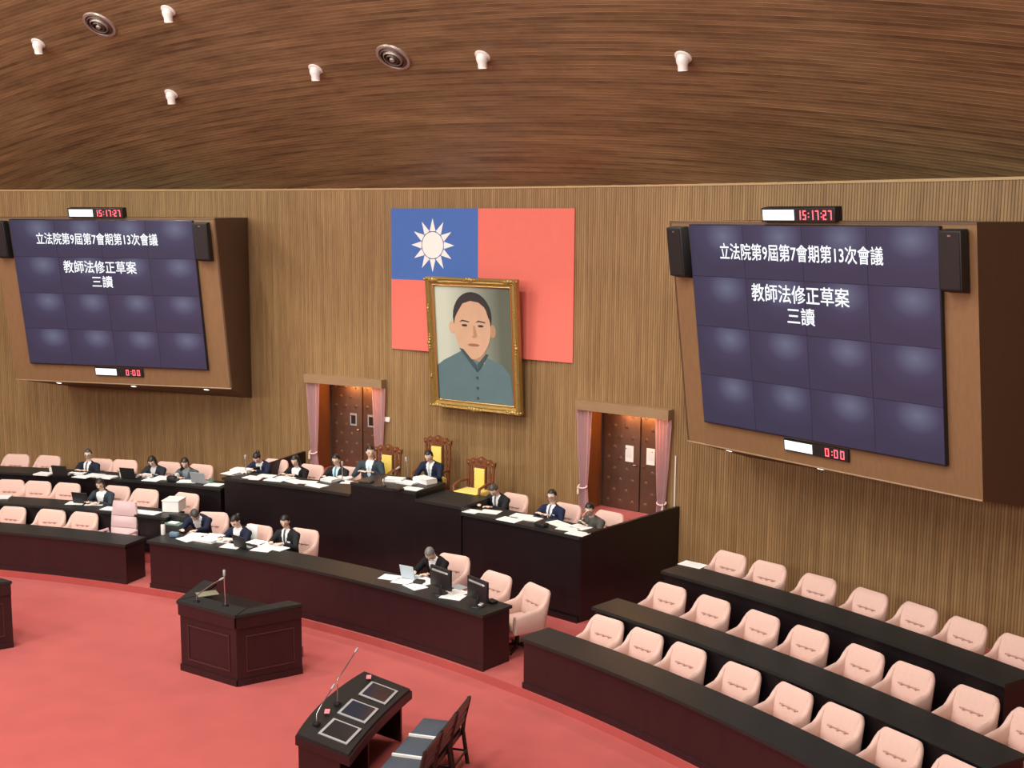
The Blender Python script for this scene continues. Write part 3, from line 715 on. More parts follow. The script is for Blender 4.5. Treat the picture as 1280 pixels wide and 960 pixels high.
# remaining tub chairs: clerks desk, dais and the staffed bank
def ch_px(px,py,ztop,z,label,group,sc=1,turn=0,zo=0):
    p=at(px,py,z+ztop*sc); return chair(rad(p)-.33*sc,ang(p),z,label,group,sc,turn)
G_ST='pink chairs of the staffed bank'
for i,(px,py) in enumerate([(244,583),(61,579),(22,576)]):
    pass
def row_px(lst,Rr,z,desc,group):
    for i,(px,py,txt) in enumerate(lst):
        d=ray(px,py); cx,cy_=CAM.x,CAM.y-YC; a=d.x**2+d.y**2; b=2*(cx*d.x+cy_*d.y); c=cx*cx+cy_*cy_-(Rr+.33)**2
        P=CAM+d*((-b+math.sqrt(b*b-4*a*c))/(2*a)); chair(Rr,ang(P),z,txt+desc,group,turn=random.uniform(-5,5))
row_px([(22,576,'empty pink tub chair, outermost '),(60,579,'empty pink tub chair beside the first black laptop '),(157,582,'empty pink chair between the man and reading woman ')],24.36,Z3,'at the staffed back desk',G_ST)
row_px([(15,606,'outermost of three adjoining pink chairs '),(48,609,'middle of three adjoining pink chairs '),(84,611,'third of three adjoining pink chairs, next to the laptop '),(182,615,'empty pink tub chair behind the long white strip '),(232,614,'empty pink tub chair beside the white box ')],22.9,Z2,'at the staffed middle desk',G_ST)
row_px([(15,644,'outermost empty pink tub chair '),(66,643,'middle empty pink tub chair '),(106,646,'empty pink tub chair next to the high-backed chair ')],21.72,Z1,'at the front desk',G_ST)
chair(22.02,6.9,Z1,'empty pink tub chair between the two black monitors on the clerks desk','pink chairs at the clerks desk',1.06,-6)
chair(21.95,9.0,Z1,'pink tub chair turned out at the end of the clerks desk, pedestal showing','pink chairs at the clerks desk',1.06,-14)
# pale high-backed chair
def highback():
    p=at(147,632,Z1+1.12); r=empty('high_back_chair',pol(21.80,ang(p),Z1),R_(-ang(p)+4),'pale lilac high-backed executive chair with ribbed cushions in the staffed bank','chair')
    def cush(x,w0,w1,y,z0,z1,th,nm):
        bm=bmesh.new(); n=8; rows=[]
        for i in range(n+1):
            t=i/n; z=z0+(z1-z0)*t; w_=w0+(w1-w0)*t; bul=th*(.55+.45*math.sin(math.pi*t)); yy=y+.10*(z-.5)
            rows.append([bm.verts.new((u*w_,yy-bul*(1-abs(u)**4)*.6,z)) for u in [k/5-1 for k in range(11)]]+[bm.verts.new((u*w_,yy+.05,z)) for u in [1-k/5 for k in range(11)]])
        for a,b in zip(rows,rows[1:]):
            for k in range(22): bm.faces.new((a[k],a[(k+1)%22],b[(k+1)%22],b[k]))
        bm.faces.new(rows[0][::-1]); bm.faces.new(rows[-1]); link(nm,bm,m_lilac,r,60)
    cush(0,.27,.27,.24,.46,.66,.08,'back_cushion'); cush(0,.27,.265,.24,.67,.88,.08,'back_cushion'); cush(0,.265,.235,.24,.89,1.14,.07,'head_cushion')
    bm=bmesh.new(); bx(bm,-.27,.27,-.28,.24,.36,.48); bevel(bm,.04,3); link('seat_cushion',bm,m_lilac,r,60)
    for sx_ in (-1,1):
        bm=bmesh.new(); tube(bm,[(sx_*.29,.22,.42),(sx_*.31,.2,.62),(sx_*.31,-.16,.64),(sx_*.29,-.2,.42)],.028,8); link('arm',bm,m_lilac,r,60)
    bm=bmesh.new(); lathe(bm,[(0,.07),(.03,.07),(.03,.33),(.1,.35),(0,.36)],12); link('pedestal',bm,m_blackm,r,40)
    for k in range(5):
        bm=bmesh.new(); tube(bm,[(0,0,.085),(.14,0,.07),(.28,0,.03)],[.022,.018,.026],8); link('base_leg',bm,m_blackm,r,50,Matrix.Rotation(2*math.pi*k/5,4,'Z'))
highback()
# golden carved chairs
def throne(px,py,ztop,z,label,seat=.52,R0=None):
    p=at(px,py,z+ztop); Rr=rad(p) if R0 is None else R0
    r=empty('carved_throne_chair',pol(Rr-.22,ang(p),z),R_(-ang(p)),label,'chair','carved chairs with yellow brocade'); H=ztop
    for sx_ in (-1,1):
        bm=bmesh.new(); tube(bm,[(sx_*.27,.22,0),(sx_*.27,.22,seat),(sx_*.275,.27,H-.16)],[(.028,.028),(.03,.03),(.026,.026)],8); link('back_post',bm,m_ywood,r,50)
        bm=bmesh.new(); tube(bm,[(sx_*.27,-.24,0),(sx_*.28,-.25,.2),(sx_*.27,-.24,seat-.03)],[.03,.024,.034],8); link('front_leg',bm,m_ywood,r,50)
        bm=bmesh.new(); tube(bm,[(sx_*.28,.24,seat+.26),(sx_*.30,0,seat+.27),(sx_*.29,-.2,seat+.22),(sx_*.28,-.22,seat-.02)],[.022,.026,.028,.02],8); link('arm',bm,m_ywood,r,50)
    bm=bmesh.new(); bx(bm,-.13,.13,.225,.265,seat+.12,H-.17); link('back_board',bm,m_ywood,r)
    bm=bmesh.new(); bx(bm,-.115,.115,.19,.224,seat+.10,H-.20); bevel(bm,.012); link('yellow_back_panel',bm,m_yel,r,50)
    for sx_ in (-1,1):                      # pierced side carving
        bm=bmesh.new()
        for k in range(4):
            z=seat+.2+(H-.4-seat-.1)*k/3; bmesh.ops.create_cone(bm,cap_ends=True,segments=8,radius1=.035,radius2=.035,depth=.03,matrix=Matrix.Translation((sx_*.20,.25,z))@Matrix.Rotation(R_(90),4,'X'))
        bx(bm,sx_*.20-.012,sx_*.20+.012,.24,.262,seat+.1,H-.17)
        link('side_carving',bm,m_ywood,r,40)
    bm=bmesh.new(); pr_=[(-.31,H-.16),(-.32,H-.07),(-.26,H-.09),(-.2,H-.03),(-.12,H-.045),(0,H+.01),(.12,H-.045),(.2,H-.03),(.26,H-.09),(.32,H-.07),(.31,H-.16)]
    a=[bm.verts.new((x,.235,z)) for x,z in pr_]; b=[bm.verts.new((x,.29,z)) for x,z in pr_]; n=len(pr_)
    bm.faces.new(a); bm.faces.new(b[::-1])
    for i in range(n): bm.faces.new((a[i],b[i],b[(i+1)%n],a[(i+1)%n]))
    for x,z,s in ((0,H-.06,.05),(-.17,H-.09,.035),(.17,H-.09,.035),(-.27,H-.12,.03),(.27,H-.12,.03)): ell(bm,(x,.235,z),(s,.02,s),u=8,v=6)
    link('crest_rail',bm,m_ywood,r,40)
    bm=bmesh.new(); bx(bm,-.28,.28,-.27,.24,seat-.1,seat-.02); bevel(bm,.01); link('seat_frame',bm,m_ywood,r,40)
    bm=bmesh.new(); bx(bm,-.275,.275,-.28,.18,seat-.02,seat+.14); bevel(bm,.05,3); link('seat_cushion',bm,m_yel,r,60)
    return r
throne(484,556,1.20,ZP,'carved chair with yellow back behind the man in the slate suit, beside the chairman',.50)
throne(546,545,1.42,ZP,'tallest carved chair with yellow back, holding the chairman on his step',.52)
throne(600,572,1.22,ZP,'empty carved chair with yellow back panel and draped yellow seat beside the dais step',.52)

# ================================================================== PEOPLE
PEND=[]          # (temp object, callback)
def head_bm(bm,Mh,s=1):
    n0=len(bm.verts); res=bmesh.ops.create_uvsphere(bm,u_segments=24,v_segments=18,radius=1)
    for v in res['verts']:
        x,y,z=v.co
        w_=1-.26*max(0,-z-.1)**1.2; px=x*.076*w_; py=y*.098*(1-.12*max(0,-z)); pz=z*.118
        if y<0:
            g=math.exp(-(x/.20)**2)                                   # centre line
            nose=g*max(0,1-abs((z+.16)/.30))*.026; chin=g*math.exp(-((z+.86)/.18)**2)*.012; br=math.exp(-((z-.16)/.12)**2)*.004
            sock=-.008*math.exp(-((abs(x)-.42)/.2)**2)*math.exp(-((z-.02)/.13)**2); lip=math.exp(-(x/.28)**2)*math.exp(-((z+.52)/.1)**2)*.006
            py-=nose+chin+br+sock+lip
        v.co=Mh@(Vector((px,py,pz))*s)
    for sx_ in (-1,1): ell(bm,Mh@(Vector((sx_*.078,.012,-.006))*s),(.012*s,.022*s,.032*s),Mh.to_3x3(),u=8,v=6)
def hand(bm,wr,d,side,s=1):
    """palm, four fingers and a thumb, lying palm-down along d"""
    d=d.normalized(); upv=Vector((0,0,1)); lat=d.cross(upv).normalized(); nn=lat.cross(d).normalized()
    pc=wr+d*.05*s; Mx=Matrix((lat,d,nn)).transposed()
    ell(bm,pc,(.042*s,.055*s,.018*s),Mx,u=12,v=8)
    for k,(o,ln) in enumerate(((-.030,.070),(-.010,.080),(.011,.076),(.031,.060))):
        b=pc+d*.042*s+lat*o*s; m1=b+d*ln*.5*s+nn*.006*s; tip=b+d*ln*.92*s-nn*.018*s
        tube(bm,[b-d*.02*s,b,m1,tip],[.0095*s,.0095*s,.009*s,.0075*s],8)
    th=pc+lat*(-side)*.036*s-d*.02*s
    tube(bm,[th,th+lat*(-side)*.022*s+d*.028*s,th+lat*(-side)*.028*s+d*.062*s],[.012*s,.0105*s,.008*s],8)
def ik(sh,wr,l1,l2,pole):
    v=wr-sh; D=v.length
    if D>l1+l2-.005: wr=sh+v.normalized()*(l1+l2-.005); v=wr-sh; D=v.length
    a=(l1*l1-l2*l2+D*D)/(2*D); h=math.sqrt(max(0,l1*l1-a*a)); u=v/D; p=pole-u*pole.dot(u); p.normalize()
    return sh+u*a+p*h,wr
HAIRS={'black':(.010,.009,.009),'grey':(.16,.155,.15),'brown':(.022,.014,.011),'darkgrey':(.05,.048,.047)}
def person(label,px,py,level,deskz,hz=1.12,lean=12,neck=12,hyaw=0,turn=0,roll=0,suit=(.012,.016,.035),shirt=(.80,.82,.84),tie=None,hair='black',style='short',glasses=False,badge=0,hands=None,chin_hand=False,skin=(.74,.53,.42),chairlab=None,seat=.45,sc=.95,chair_sc=1.0,vw=1.0,trousers=(.012,.013,.018),hold=None):
    H=at(px,py,level+hz); a=ang(H); rz=R_(-a+turn); RZ=Matrix.Rotation(rz,3,'Z')
    th,ph=R_(lean),R_(lean+neck); rl=R_(roll)
    neckl=.185*sc
    sl=max(.36,(hz-(seat+.07)-neckl*math.cos(ph))/math.cos(th)/math.cos(rl))
    def sdir(t): q=th*(.35+.65*min(1,t*1.5)); return Vector((math.sin(rl),-math.sin(q),math.cos(q)*math.cos(rl))).normalized()
    pel=Vector((0,0,seat+.07)); spine=[pel]; NSP=8
    for i in range(NSP): spine.append(spine[-1]+sdir((i+.5)/NSP)*sl/NSP)
    nb=spine[-1]; ndir=Vector((math.sin(rl)*.8,-math.sin(ph),math.cos(ph))).normalized(); hc=nb+ndir*neckl
    off=RZ@Vector((hc.x,hc.y,0)); loc=Vector((H.x-off.x,H.y-off.y,level))
    root=empty('person',loc,rz,label,'person')
    Mh=Matrix.Translation(hc)@Matrix.Rotation(R_(hyaw),4,'Z')@Matrix.Rotation(R_(roll*.6),4,'Y')@Matrix.Rotation(ph*.85,4,'X')
    sd=sdir(1); sx_=Vector((1,0,0))
    def sp(t):
        f=t*NSP
        if f<=0: return spine[0]+(spine[1]-spine[0])*f
        i=min(int(f),NSP-1); return spine[i]+(spine[i+1]-spine[i])*(f-i)
    TR=[(-.20,.155,.115),(-.05,.175,.13),(.15,.160,.118),(.35,.158,.112),(.55,.172,.116),(.75,.188,.116),(.88,.185,.102),(.96,.135,.082),(1.02,.075,.066)]
    def torso(bm,infl,t1=2):
        ts=[q for q in TR if q[0]<=t1]
        tube(bm,[sp(q[0]) for q in ts],[((q[1]*sc+infl),(q[2]*sc+infl)) for q in ts],20,True,(1,0,0))
    arms=[]
    for k,s_ in enumerate((-1,1)):
        sh=sp(.86)+Vector((s_*.185*sc,0,0))+sd*.0
        if hands and hands[k] is not None: wr=Vector(hands[k])
        else: wr=Vector((s_*.13,hc.y-.24-.02*k,deskz-level+.035))
        if chin_hand and k==chin_hand-1: wr=hc+Vector((s_*.03,-.13,-.13))
        pole=Vector((s_*.75,.25,-.8)) if not(chin_hand and k==chin_hand-1) else Vector((s_*.3,-.5,-1))
        el,wr=ik(sh,wr,.285*sc,.26*sc,pole); arms.append((sh,el,wr,s_))
    def armt(bm,infl,cut=0):
        for sh,el,wr,s_ in arms:
            d=(wr-el).normalized(); e_=wr-d*cut
            tube(bm,[sh-Vector((s_*.05,0,.0)),sh+Vector((s_*.01,0,-.01)),sh.lerp(el,.5),el,el.lerp(e_,.5),e_],[.056*sc+infl,.058*sc+infl,.049*sc+infl,.042*sc+infl,.039*sc+infl,.029*sc+infl],12)
    def legs(bm,infl,cut=0):
        for s_ in (-1,1):
            hp=pel+Vector((s_*.09,.0,-.02)); kn=Vector((s_*.11,-.43*sc,seat+.03)); ft=Vector((s_*.11,-.40*sc,.09+cut))
            tube(bm,[hp,hp.lerp(kn,.5),kn,kn.lerp(ft,.1),kn.lerp(ft,.5),ft],[.085*sc+infl,.075*sc+infl,.058*sc+infl,.056*sc+infl,.05*sc+infl,.035*sc+infl],12)
    # body
    bm=bmesh.new(); torso(bm,-.016); tube(bm,[sp(.90),nb+ndir*.04,hc+ndir*-.03],[.062*sc,.052*sc,.053*sc],14); head_bm(bm,Mh,sc*1.0); armt(bm,-.012)
    for sh,el,wr,s_ in arms: hand(bm,wr,(wr-el)*Vector((1,1,.25)) if not(chin_hand and wr.z>hc.z-.2) else (wr-el),s_,sc)
    legs(bm,0)
    for s_ in (-1,1): tube(bm,[(s_*.11,-.36*sc,.05),(s_*.11,-.44*sc,.045),(s_*.115,-.56*sc,.03)],[(.035,.04),(.042,.035),(.04,.022)],10)
    body=link('body',bm,mat('skin_%d'%int(skin[0]*100),skin,.55,var=.05,scale=20),root,180); PEND.append((body,.0115,None))
    ms=mat('suit_%d_%d_%d'%tuple(int(c*1000) for c in suit),suit,.8,var=.15,scale=40,spec=.2)
    bm=bmesh.new(); torso(bm,.018); armt(bm,.013,.025)
    tube(bm,[sp(.86),sp(.95)+Vector((0,.004,0)),nb+ndir*.035*sc+Vector((0,.006,0))],[(.13*sc,.10*sc),(.094*sc,.088*sc),(.064*sc,.066*sc)],16,True,(1,0,0))
    jk=link('jacket',bm,ms,root,180)
    msh=mat('shirt_%d_%d'%(int(shirt[0]*100),int(shirt[2]*100)),shirt,.75,var=.03,scale=30,spec=.2); mt=mat('tie_%d_%d'%(int(tie[0]*100),int(tie[2]*100)),tie,.5,var=.15,scale=60) if tie else None
    fr_=Vector((0,-1,0)); fr_=(fr_-sd*fr_.dot(sd)).normalized()
    PEND.append((jk,.0135,('jacket',nb.copy(),sd.copy(),fr_.copy(),root,msh,mt,vw*sc)))
    bm=bmesh.new(); torso(bm,.012,.12); legs(bm,.012,.0); tr=link('trousers',bm,mat('trousers',trousers,.8,var=.15,scale=40),root,180); PEND.append((tr,.022,None))
    for s_ in (-1,1):
        bm=bmesh.new(); tube(bm,[(s_*.11,-.33*sc,.045),(s_*.11,-.42*sc,.06),(s_*.11,-.50*sc,.045),(s_*.115,-.60*sc,.03)],[(.038,.035),(.046,.05),(.05,.04),(.04,.022)],12); link('shoe',bm,m_blackp,root,60)
    # hair: shell over the skull with a hairline
    bm=bmesh.new(); res=bmesh.ops.create_uvsphere(bm,u_segments=28,v_segments=20,radius=1); kill=[]
    long_=style in ('long','bob')
    for v in res['verts']:
        x,y,z=v.co; g=1.10 if not long_ else 1.16
        q=Vector((x*.078*g,y*.100*g*(1.0 if y<0 else 1.04),z*.120*(1.09)))
        if long_ and z<.1:
            drop=(.34 if style=='long' else .12)*(.1-z)/1.1; q.z-=drop; q.x*=1+.1*min(1,drop*6); q.y=max(q.y,-.02)+.012
            if z<-.6: q.x=x*.078*g+(.06 if x>0 else -.06)*(1 if abs(x)>.02 else 0)
        v.co=Mh@(q*sc)
    orig=[]
    for f in bm.faces:
        c=Mh.inverted()@f.calc_center_median()/1; c=c/sc
        yy=c.y/.1; zz=c.z/.12
        if not long_: face=(yy<-.34 and zz<.66) or (yy<.22 and zz<.10) or zz<-.32
        else: face=(yy<-.42 and zz<.60)
        if style=='receding': face=(yy<-.12 and zz<.72) or (yy<.25 and zz<.05) or zz<-.3
        if face: kill.append(f)
    bmesh.ops.delete(bm,geom=kill,context='FACES')
    bmesh.ops.solidify(bm,geom=bm.faces[:],thickness=.006)
    link('hair',bm,mat('hair_'+hair,HAIRS[hair],.45,var=.3,scale=70,stretch=(1,1,.3)),root,80)
    if style=='bun':
        bm=bmesh.new(); ell(bm,Mh@(Vector((0,.125,.03))*sc),(.045,.04,.045)); link('hair_bun',bm,MATS['hair_'+hair],root,60)
    me_=mat('eye_dark',(.012,.010,.010),.25,var=.1)
    for s_ in (-1,1):
        bm=bmesh.new(); ell(bm,Mh@(Vector((s_*.032,-.0885,.004))*sc),(.0125*sc,.006*sc,.0065*sc),Mh.to_3x3(),u=10,v=6); link('eye',bm,me_,root,60)
        bm=bmesh.new(); ell(bm,Mh@(Vector((s_*.033,-.094,.028))*sc),(.016*sc,.004*sc,.0028*sc),Mh.to_3x3(),u=10,v=6); link('eyebrow',bm,MATS['hair_'+hair],root,60)
    bm=bmesh.new(); ell(bm,Mh@(Vector((0,-.093,-.062))*sc),(.023*sc,.007*sc,.006*sc),Mh.to_3x3(),u=10,v=6); link('mouth',bm,mat('lips',(.38,.16,.14),.5,var=.05),root,60)
    if glasses:
        bm=bmesh.new()
        for s_ in (-1,1):
            c=Vector((s_*.034,-.112,.003)); pts=[Mh@((c+Vector((.026*math.cos(t),0,.019*math.sin(t))))*sc) for t in [2*math.pi*k/12 for k in range(13)]]; tube(bm,pts,.0028,6)
            tube(bm,[Mh@(Vector((s_*.06,-.112,.008))*sc),Mh@(Vector((s_*.084,.0,.01))*sc)],.0028,6)
        tube(bm,[Mh@(Vector((-.009,-.114,.005))*sc),Mh@(Vector((.009,-.114,.005))*sc)],.0028,6); link('eyeglasses',bm,m_blackm,root)
    for k in range(badge):
        c=sp(.62)+fr_*(.135*sc+.012)+Vector(((.10 if k==0 else -.03),0,-.03*k)); q=Matrix((Vector((1,0,0)),-fr_,sd)).transposed().to_4x4(); q.translation=c
        bm=bmesh.new(); bx(bm,-.03,.03,-.004,.004,-.045,.045); link('badge',bm,m_paper,root,None,q)
    if chairlab:
        cpos=loc+RZ@Vector((0,-.0,0)); P=Vector((cpos.x,cpos.y,level)); back=RZ@Vector((0,.07,0)); P+=back
        r=empty('tub_chair',P,rz,chairlab,'chair','pink chairs holding people'); r.scale=(chair_sc,)*3; put(PROTO,PROTO_USED,r)
    return root,arms,loc,RZ
NAVY=(.013,.018,.042); BLK=(.008,.008,.010); SLATE=(.035,.05,.068); CHAR=(.016,.017,.020)
person('woman in navy jacket with tied-back dark hair bending over papers at the dais end',321,573,ZD,TDW,1.02,24,24,18,0,suit=NAVY,hair='black',style='bun',chairlab='pink tub chair behind the woman in navy at the dais end')
person('woman in black jacket and white blouse with long dark hair at the dais',369,576,ZD,TDW,1.06,14,12,8,0,suit=BLK,hair='black',style='long',vw=1.35,chairlab='pink tub chair behind the long-haired woman in black at the dais')
person('man in dark suit and light blue shirt beside the chairman section of the dais',420,575,ZD,TDW,1.12,10,10,14,0,suit=CHAR,shirt=(.55,.78,.85),tie=(.08,.22,.30),glasses=True,chairlab='pink tub chair behind the man in the light blue shirt at the dais')
person('man in slate suit with pale blue tie turning aside from his carved yellow chair',463,567,ZP,TDP,1.10,5,4,26,14,suit=SLATE,shirt=(.78,.85,.88),tie=(.45,.65,.75),seat=.52,sc=1.0)
person('chairman in navy suit looking down, seated in the tallest carved yellow chair',536,573,ZP,TDP,1.12,12,26,8,6,suit=NAVY,shirt=(.8,.82,.84),tie=(.5,.55,.62),style='receding',seat=.60)
person('grey-haired man in dark suit reading with lowered head beside the empty carved chair',617,613,ZD,TDW,1.06,20,26,10,0,suit=CHAR,shirt=(.8,.82,.84),tie=(.10,.12,.16),hair='darkgrey',chairlab='pink tub chair next to the reading grey-haired man at the dais')
person('man in navy suit with striped tie and white badge leaning back at the dais',690,620,ZD,TDW,1.10,4,6,10,0,suit=(.012,.02,.055),tie=(.10,.11,.15),badge=1,glasses=True,chairlab='pink tub chair behind the man with the white badge at the dais')
person('person in grey jacket resting chin on hand at the dais corner',737,637,ZD,TDW,1.02,18,8,20,0,suit=(.075,.075,.068),shirt=(.10,.10,.09),hair='black',style='short',chin_hand=1,chairlab='pink tub chair behind the person in grey at the dais corner')
person('man in navy suit stooping far over papers at the clerks desk end',243,646,Z1,TC,1.06,36,30,30,16,suit=NAVY,hair='darkgrey',vw=1.2,chair_sc=1.06,chairlab='pink tub chair behind the stooping man at the clerks desk')
person('woman in navy jacket and white blouse looking down at the clerks desk',294,652,Z1,TC,1.14,14,24,6,0,suit=NAVY,hair='black',style='bun',vw=1.2,chair_sc=1.06,chairlab='pink tub chair behind the woman at the clerks desk')
person('man in dark suit wearing two white badges at the clerks desk',356,652,Z1,TC,1.20,10,14,20,4,suit=CHAR,badge=2,tie=(.05,.06,.08),chair_sc=1.06,chairlab='pink tub chair behind the man with two badges at the clerks desk')
person('grey-haired man in black suit bowing his head beside the clerks desk monitors',537,693,Z1,TC,1.12,22,34,22,8,suit=BLK,hair='grey',chair_sc=1.06,chairlab='pink tub chair behind the bowed grey-haired man at the clerks desk')
person('upright man in dark suit with dark tie at the back desk of the staffed bank',110,568,Z3,TR3,1.06,4,4,20,0,suit=(.014,.018,.03),tie=(.08,.09,.14),glasses=True,hair='darkgrey',chairlab='pink tub chair behind the upright man in the staffed bank')
person('long-haired woman in dark jacket reading at the back desk of the staffed bank',190,577,Z3,TR3,1.0,14,26,14,0,suit=(.022,.024,.034),shirt=(.62,.64,.68),hair='brown',style='long',vw=.9,chairlab='pink tub chair behind the reading long-haired woman in the staffed bank')
person('woman in grey blouse writing at the back desk next to a grey laptop',231,580,Z3,TR3,1.0,14,18,26,0,suit=(.07,.085,.10),shirt=(.20,.25,.29),hair='brown',style='bob',chairlab='pink tub chair behind the woman in the grey blouse in the staffed bank')
person('woman in slate jacket and white blouse typing at the middle desk laptop',125,606,Z2,TR2,1.02,12,14,20,0,suit=(.03,.042,.058),shirt=(.78,.80,.82),hair='brown',style='bob',vw=1.4,chairlab='pink tub chair behind the woman typing at the middle desk laptop')

# continuous surfaces: voxel-remesh all bodies and clothes at once, cut the jacket openings
for o,vs,cb in PEND:
    md=o.modifiers.new('r','REMESH'); md.mode='VOXEL'; md.voxel_size=vs; sm=o.modifiers.new('s','SMOOTH'); sm.iterations=2; sm.factor=.5
bpy.context.view_layer.update(); dg=bpy.context.evaluated_depsgraph_get()
new=[(o,bpy.data.meshes.new_from_object(o.evaluated_get(dg)),cb) for o,vs,cb in PEND]
for o,me,cb in new:
    o.modifiers.clear(); mm=o.data.materials[0]; nm=o.data.name; o.data=me
    if not me.materials: me.materials.append(mm)
    for p in me.polygons: p.use_smooth=True
    if cb and cb[0]=='jacket':
        _,nb,sd,fr_,root,msh,mt,vw=cb
        bm=bmesh.new(); bm.from_mesh(me); groups={'j':[],'s':[],'t':[]}
        for f in bm.faces:
            c=f.calc_center_median()-nb; wdn=-c.dot(sd); x=abs(c.x-0) ; fd=c.dot(fr_)
            xx=abs((f.calc_center_median()-nb-sd*c.dot(sd)).x)
            g='j'
            if fd>.0 and -.09<wdn<.34 and f.normal.dot(fr_)>.1:
                lim=(.070*(1-max(wdn,0)/.34)+.006)*vw if wdn>-.03 else .085
                if xx<lim: g='t' if (mt and xx<.017+.012*max(0,wdn)) else 's'
            groups[g].append(f.index)
        src=bm
        def sub(idx,name,m):
            keep=set(idx); b2=src.copy(); b2.faces.ensure_lookup_table()
            bmesh.ops.delete(b2,geom=[f for f in b2.faces if f.index not in keep],context='FACES')
            m2=bpy.data.meshes.new(name); b2.to_mesh(m2); b2.free(); m2.materials.append(m)
            for p in m2.polygons: p.use_smooth=True
            return m2
        mj=me.materials[0]
        if groups['s']:
            o.data=sub(groups['j'],'jacket',mj); q=bpy.data.objects.new('shirt',sub(groups['s'],'shirt',msh)); COL.objects.link(q); q.parent=root
            if groups['t']: q=bpy.data.objects.new('tie',sub(groups['t'],'tie',mt)); COL.objects.link(q); q.parent=root
        src.free()

# ================================================================== LECTERN, CONSOLE, CONSOLE CHAIRS
def lectern(loc,label,name='lectern'):
    r=empty(name,loc,0,label,'lectern')
    FL,FR,BR,BL=Vector((-.565,-.45)),Vector((.565,-.45)),Vector((.985,.42)),Vector((-.985,.42)); HT=1.05
    def wallp(nm,A,B,inn,z0,z1,m,off=0.,th=.04,parent=None):
        d=(B-A).normalized(); n=Vector((d.y,-d.x))
        if n.dot(inn-A)<0: n=-n
        o=-n*off; bm=bmesh.new(); q=[A+o,B+o,B+o+n*th,A+o+n*th]
        vs=[bm.verts.new((p.x,p.y,z)) for z in (z0,z1) for p in q]
        for f in ((3,2,1,0),(4,5,6,7),(0,1,5,4),(1,2,6,5),(2,3,7,6),(3,0,4,7)): bm.faces.new([vs[i] for i in f])
        return link(nm,bm,m,parent or r)
    cen=Vector((0,.1))
    for nm,A,B in (('front_panel',FL,FR),('side_panel',FR,BR),('side_panel',BL,FL)):
        p=wallp(nm,A,B,cen,.0,HT-.05,m_desk)
        L_=(B-A).length
        wallp('plinth',A,B,cen,0,.09,m_desk,.022,.021,p); wallp('cornice',A,B,cen,HT-.21,HT-.05,m_desk,.03,.029,p)
        a1,b1=A.lerp(B,.14),A.lerp(B,.88)
        for z0,z1 in ((.19,.21),(.70,.72)): wallp('moulding',a1,b1,cen,z0,z1,m_desk_highlight,.014,.013,p)
        for t in ((.14,.155),(.865,.88)): wallp('moulding',A.lerp(B,t[0]),A.lerp(B,t[1]),cen,.21,.70,m_desk_highlight,.010,.009,p)
    # U-shaped counter
    def slabt(nm,pts,z0,z1):
        bm=bmesh.new(); a=[bm.verts.new((x,y,z0)) for x,y in pts]; b=[bm.verts.new((x,y,z1)) for x,y in pts]; n=len(pts)
        bm.faces.new(a[::-1]); bm.faces.new(b)
        for i in range(n): bm.faces.new((a[i],a[(i+1)%n],b[(i+1)%n],b[i]))
        bmesh.ops.bevel(bm,geom=bm.edges[:],offset=.008,segments=2,affect='EDGES'); return link(nm,bm,m_top,r,40)
    slabt('front_counter',[(-.60,-.49),(.60,-.49),(.50,-.16),(-.50,-.16)],HT-.05,HT)
    slabt('side_counter',[(.602,-.485),(1.02,.43),(.74,.43),(.505,-.165)],HT-.05,HT); slabt('side_counter',[(-.602,-.485),(-.505,-.165),(-.74,.43),(-1.02,.43)],HT-.05,HT)
    bm=bmesh.new(); vs=[bm.verts.new((x,y,z)) for z in (.90,.93) for x,y in ((-.52,-.40),(.52,-.40),(.90,.40),(-.90,.40))]
    for f in ((3,2,1,0),(4,5,6,7),(0,1,5,4),(1,2,6,5),(2,3,7,6),(3,0,4,7)): bm.faces.new([vs[i] for i in f])
    link('inner_dark_sheet',bm,m_dais,r)  # dark sheet closing the hollow lectern, standing in for the shade inside
    return r
m_desk_highlight=mat('mahogany_highlight',(.055,.02,.02),.25,var=.2,scale=10)  # lighter mahogany: highlight lines along the mouldings painted into the colour
POD=Vector((.205,-6.755,0)); lectern(POD,'dark panelled lectern with two microphones on the open red carpet')
c19=at(18,809,0); lectern(Vector((c19.x-1.0,c19.y-.42,0)),'dark panelled lectern without microphones, far from the bench desks, by itself')
bm=bmesh.new(); bx(bm,-.52,.52,.44,.95,0,.15); bevel(bm,.01); o=link('lectern_step',bm,m_carpet,None,40); o.location=POD; tag(o,'low red carpeted step behind the lectern with microphones','step')
def mic(p,pts,label,group=None,r=.008,base=True,parent=None):
    e_=empty('gooseneck_microphone',p,0,label,'microphone',group); pts=[Vector(q) for q in pts]
    if base: b=bmesh.new(); lathe(b,[(0,.0),(.05,0),(.045,.018),(.015,.03),(0,.03)],14); link('base',b,m_blackm,e_,40)
    b=bmesh.new(); tube(b,[Vector((0,0,.01))]+pts,r,8); link('stem',b,m_chrome,e_,60)
    d=(pts[-1]-pts[-2]).normalized(); b=bmesh.new(); tube(b,[pts[-1],pts[-1]+d*.02,pts[-1]+d*.09,pts[-1]+d*.10],[r*.8,r*1.9,r*1.9,r*1.1],10); link('capsule',b,m_grey,e_,60)
    return e_
p1=at(246,752,1.05); p2=at(282,757,1.05)
mic(p1,[(0,0,.08),(.10,.02,.17),(.28,.06,.30),(.38,.08,.36)],'long slanted gooseneck microphone on the lectern')
mic(p2,[(0,0,.1),(-.01,.0,.3),(-.02,.01,.42)],'upright gooseneck microphone on the lectern',r=.010)
o=box_o('document',m_olive,(.30,.22,.012),None,None,.003); o.location=at(259,742,1.057); o.rotation_euler=(0,0,R_(60)); tag(o,'olive document lying on the side counter of the lectern','document')
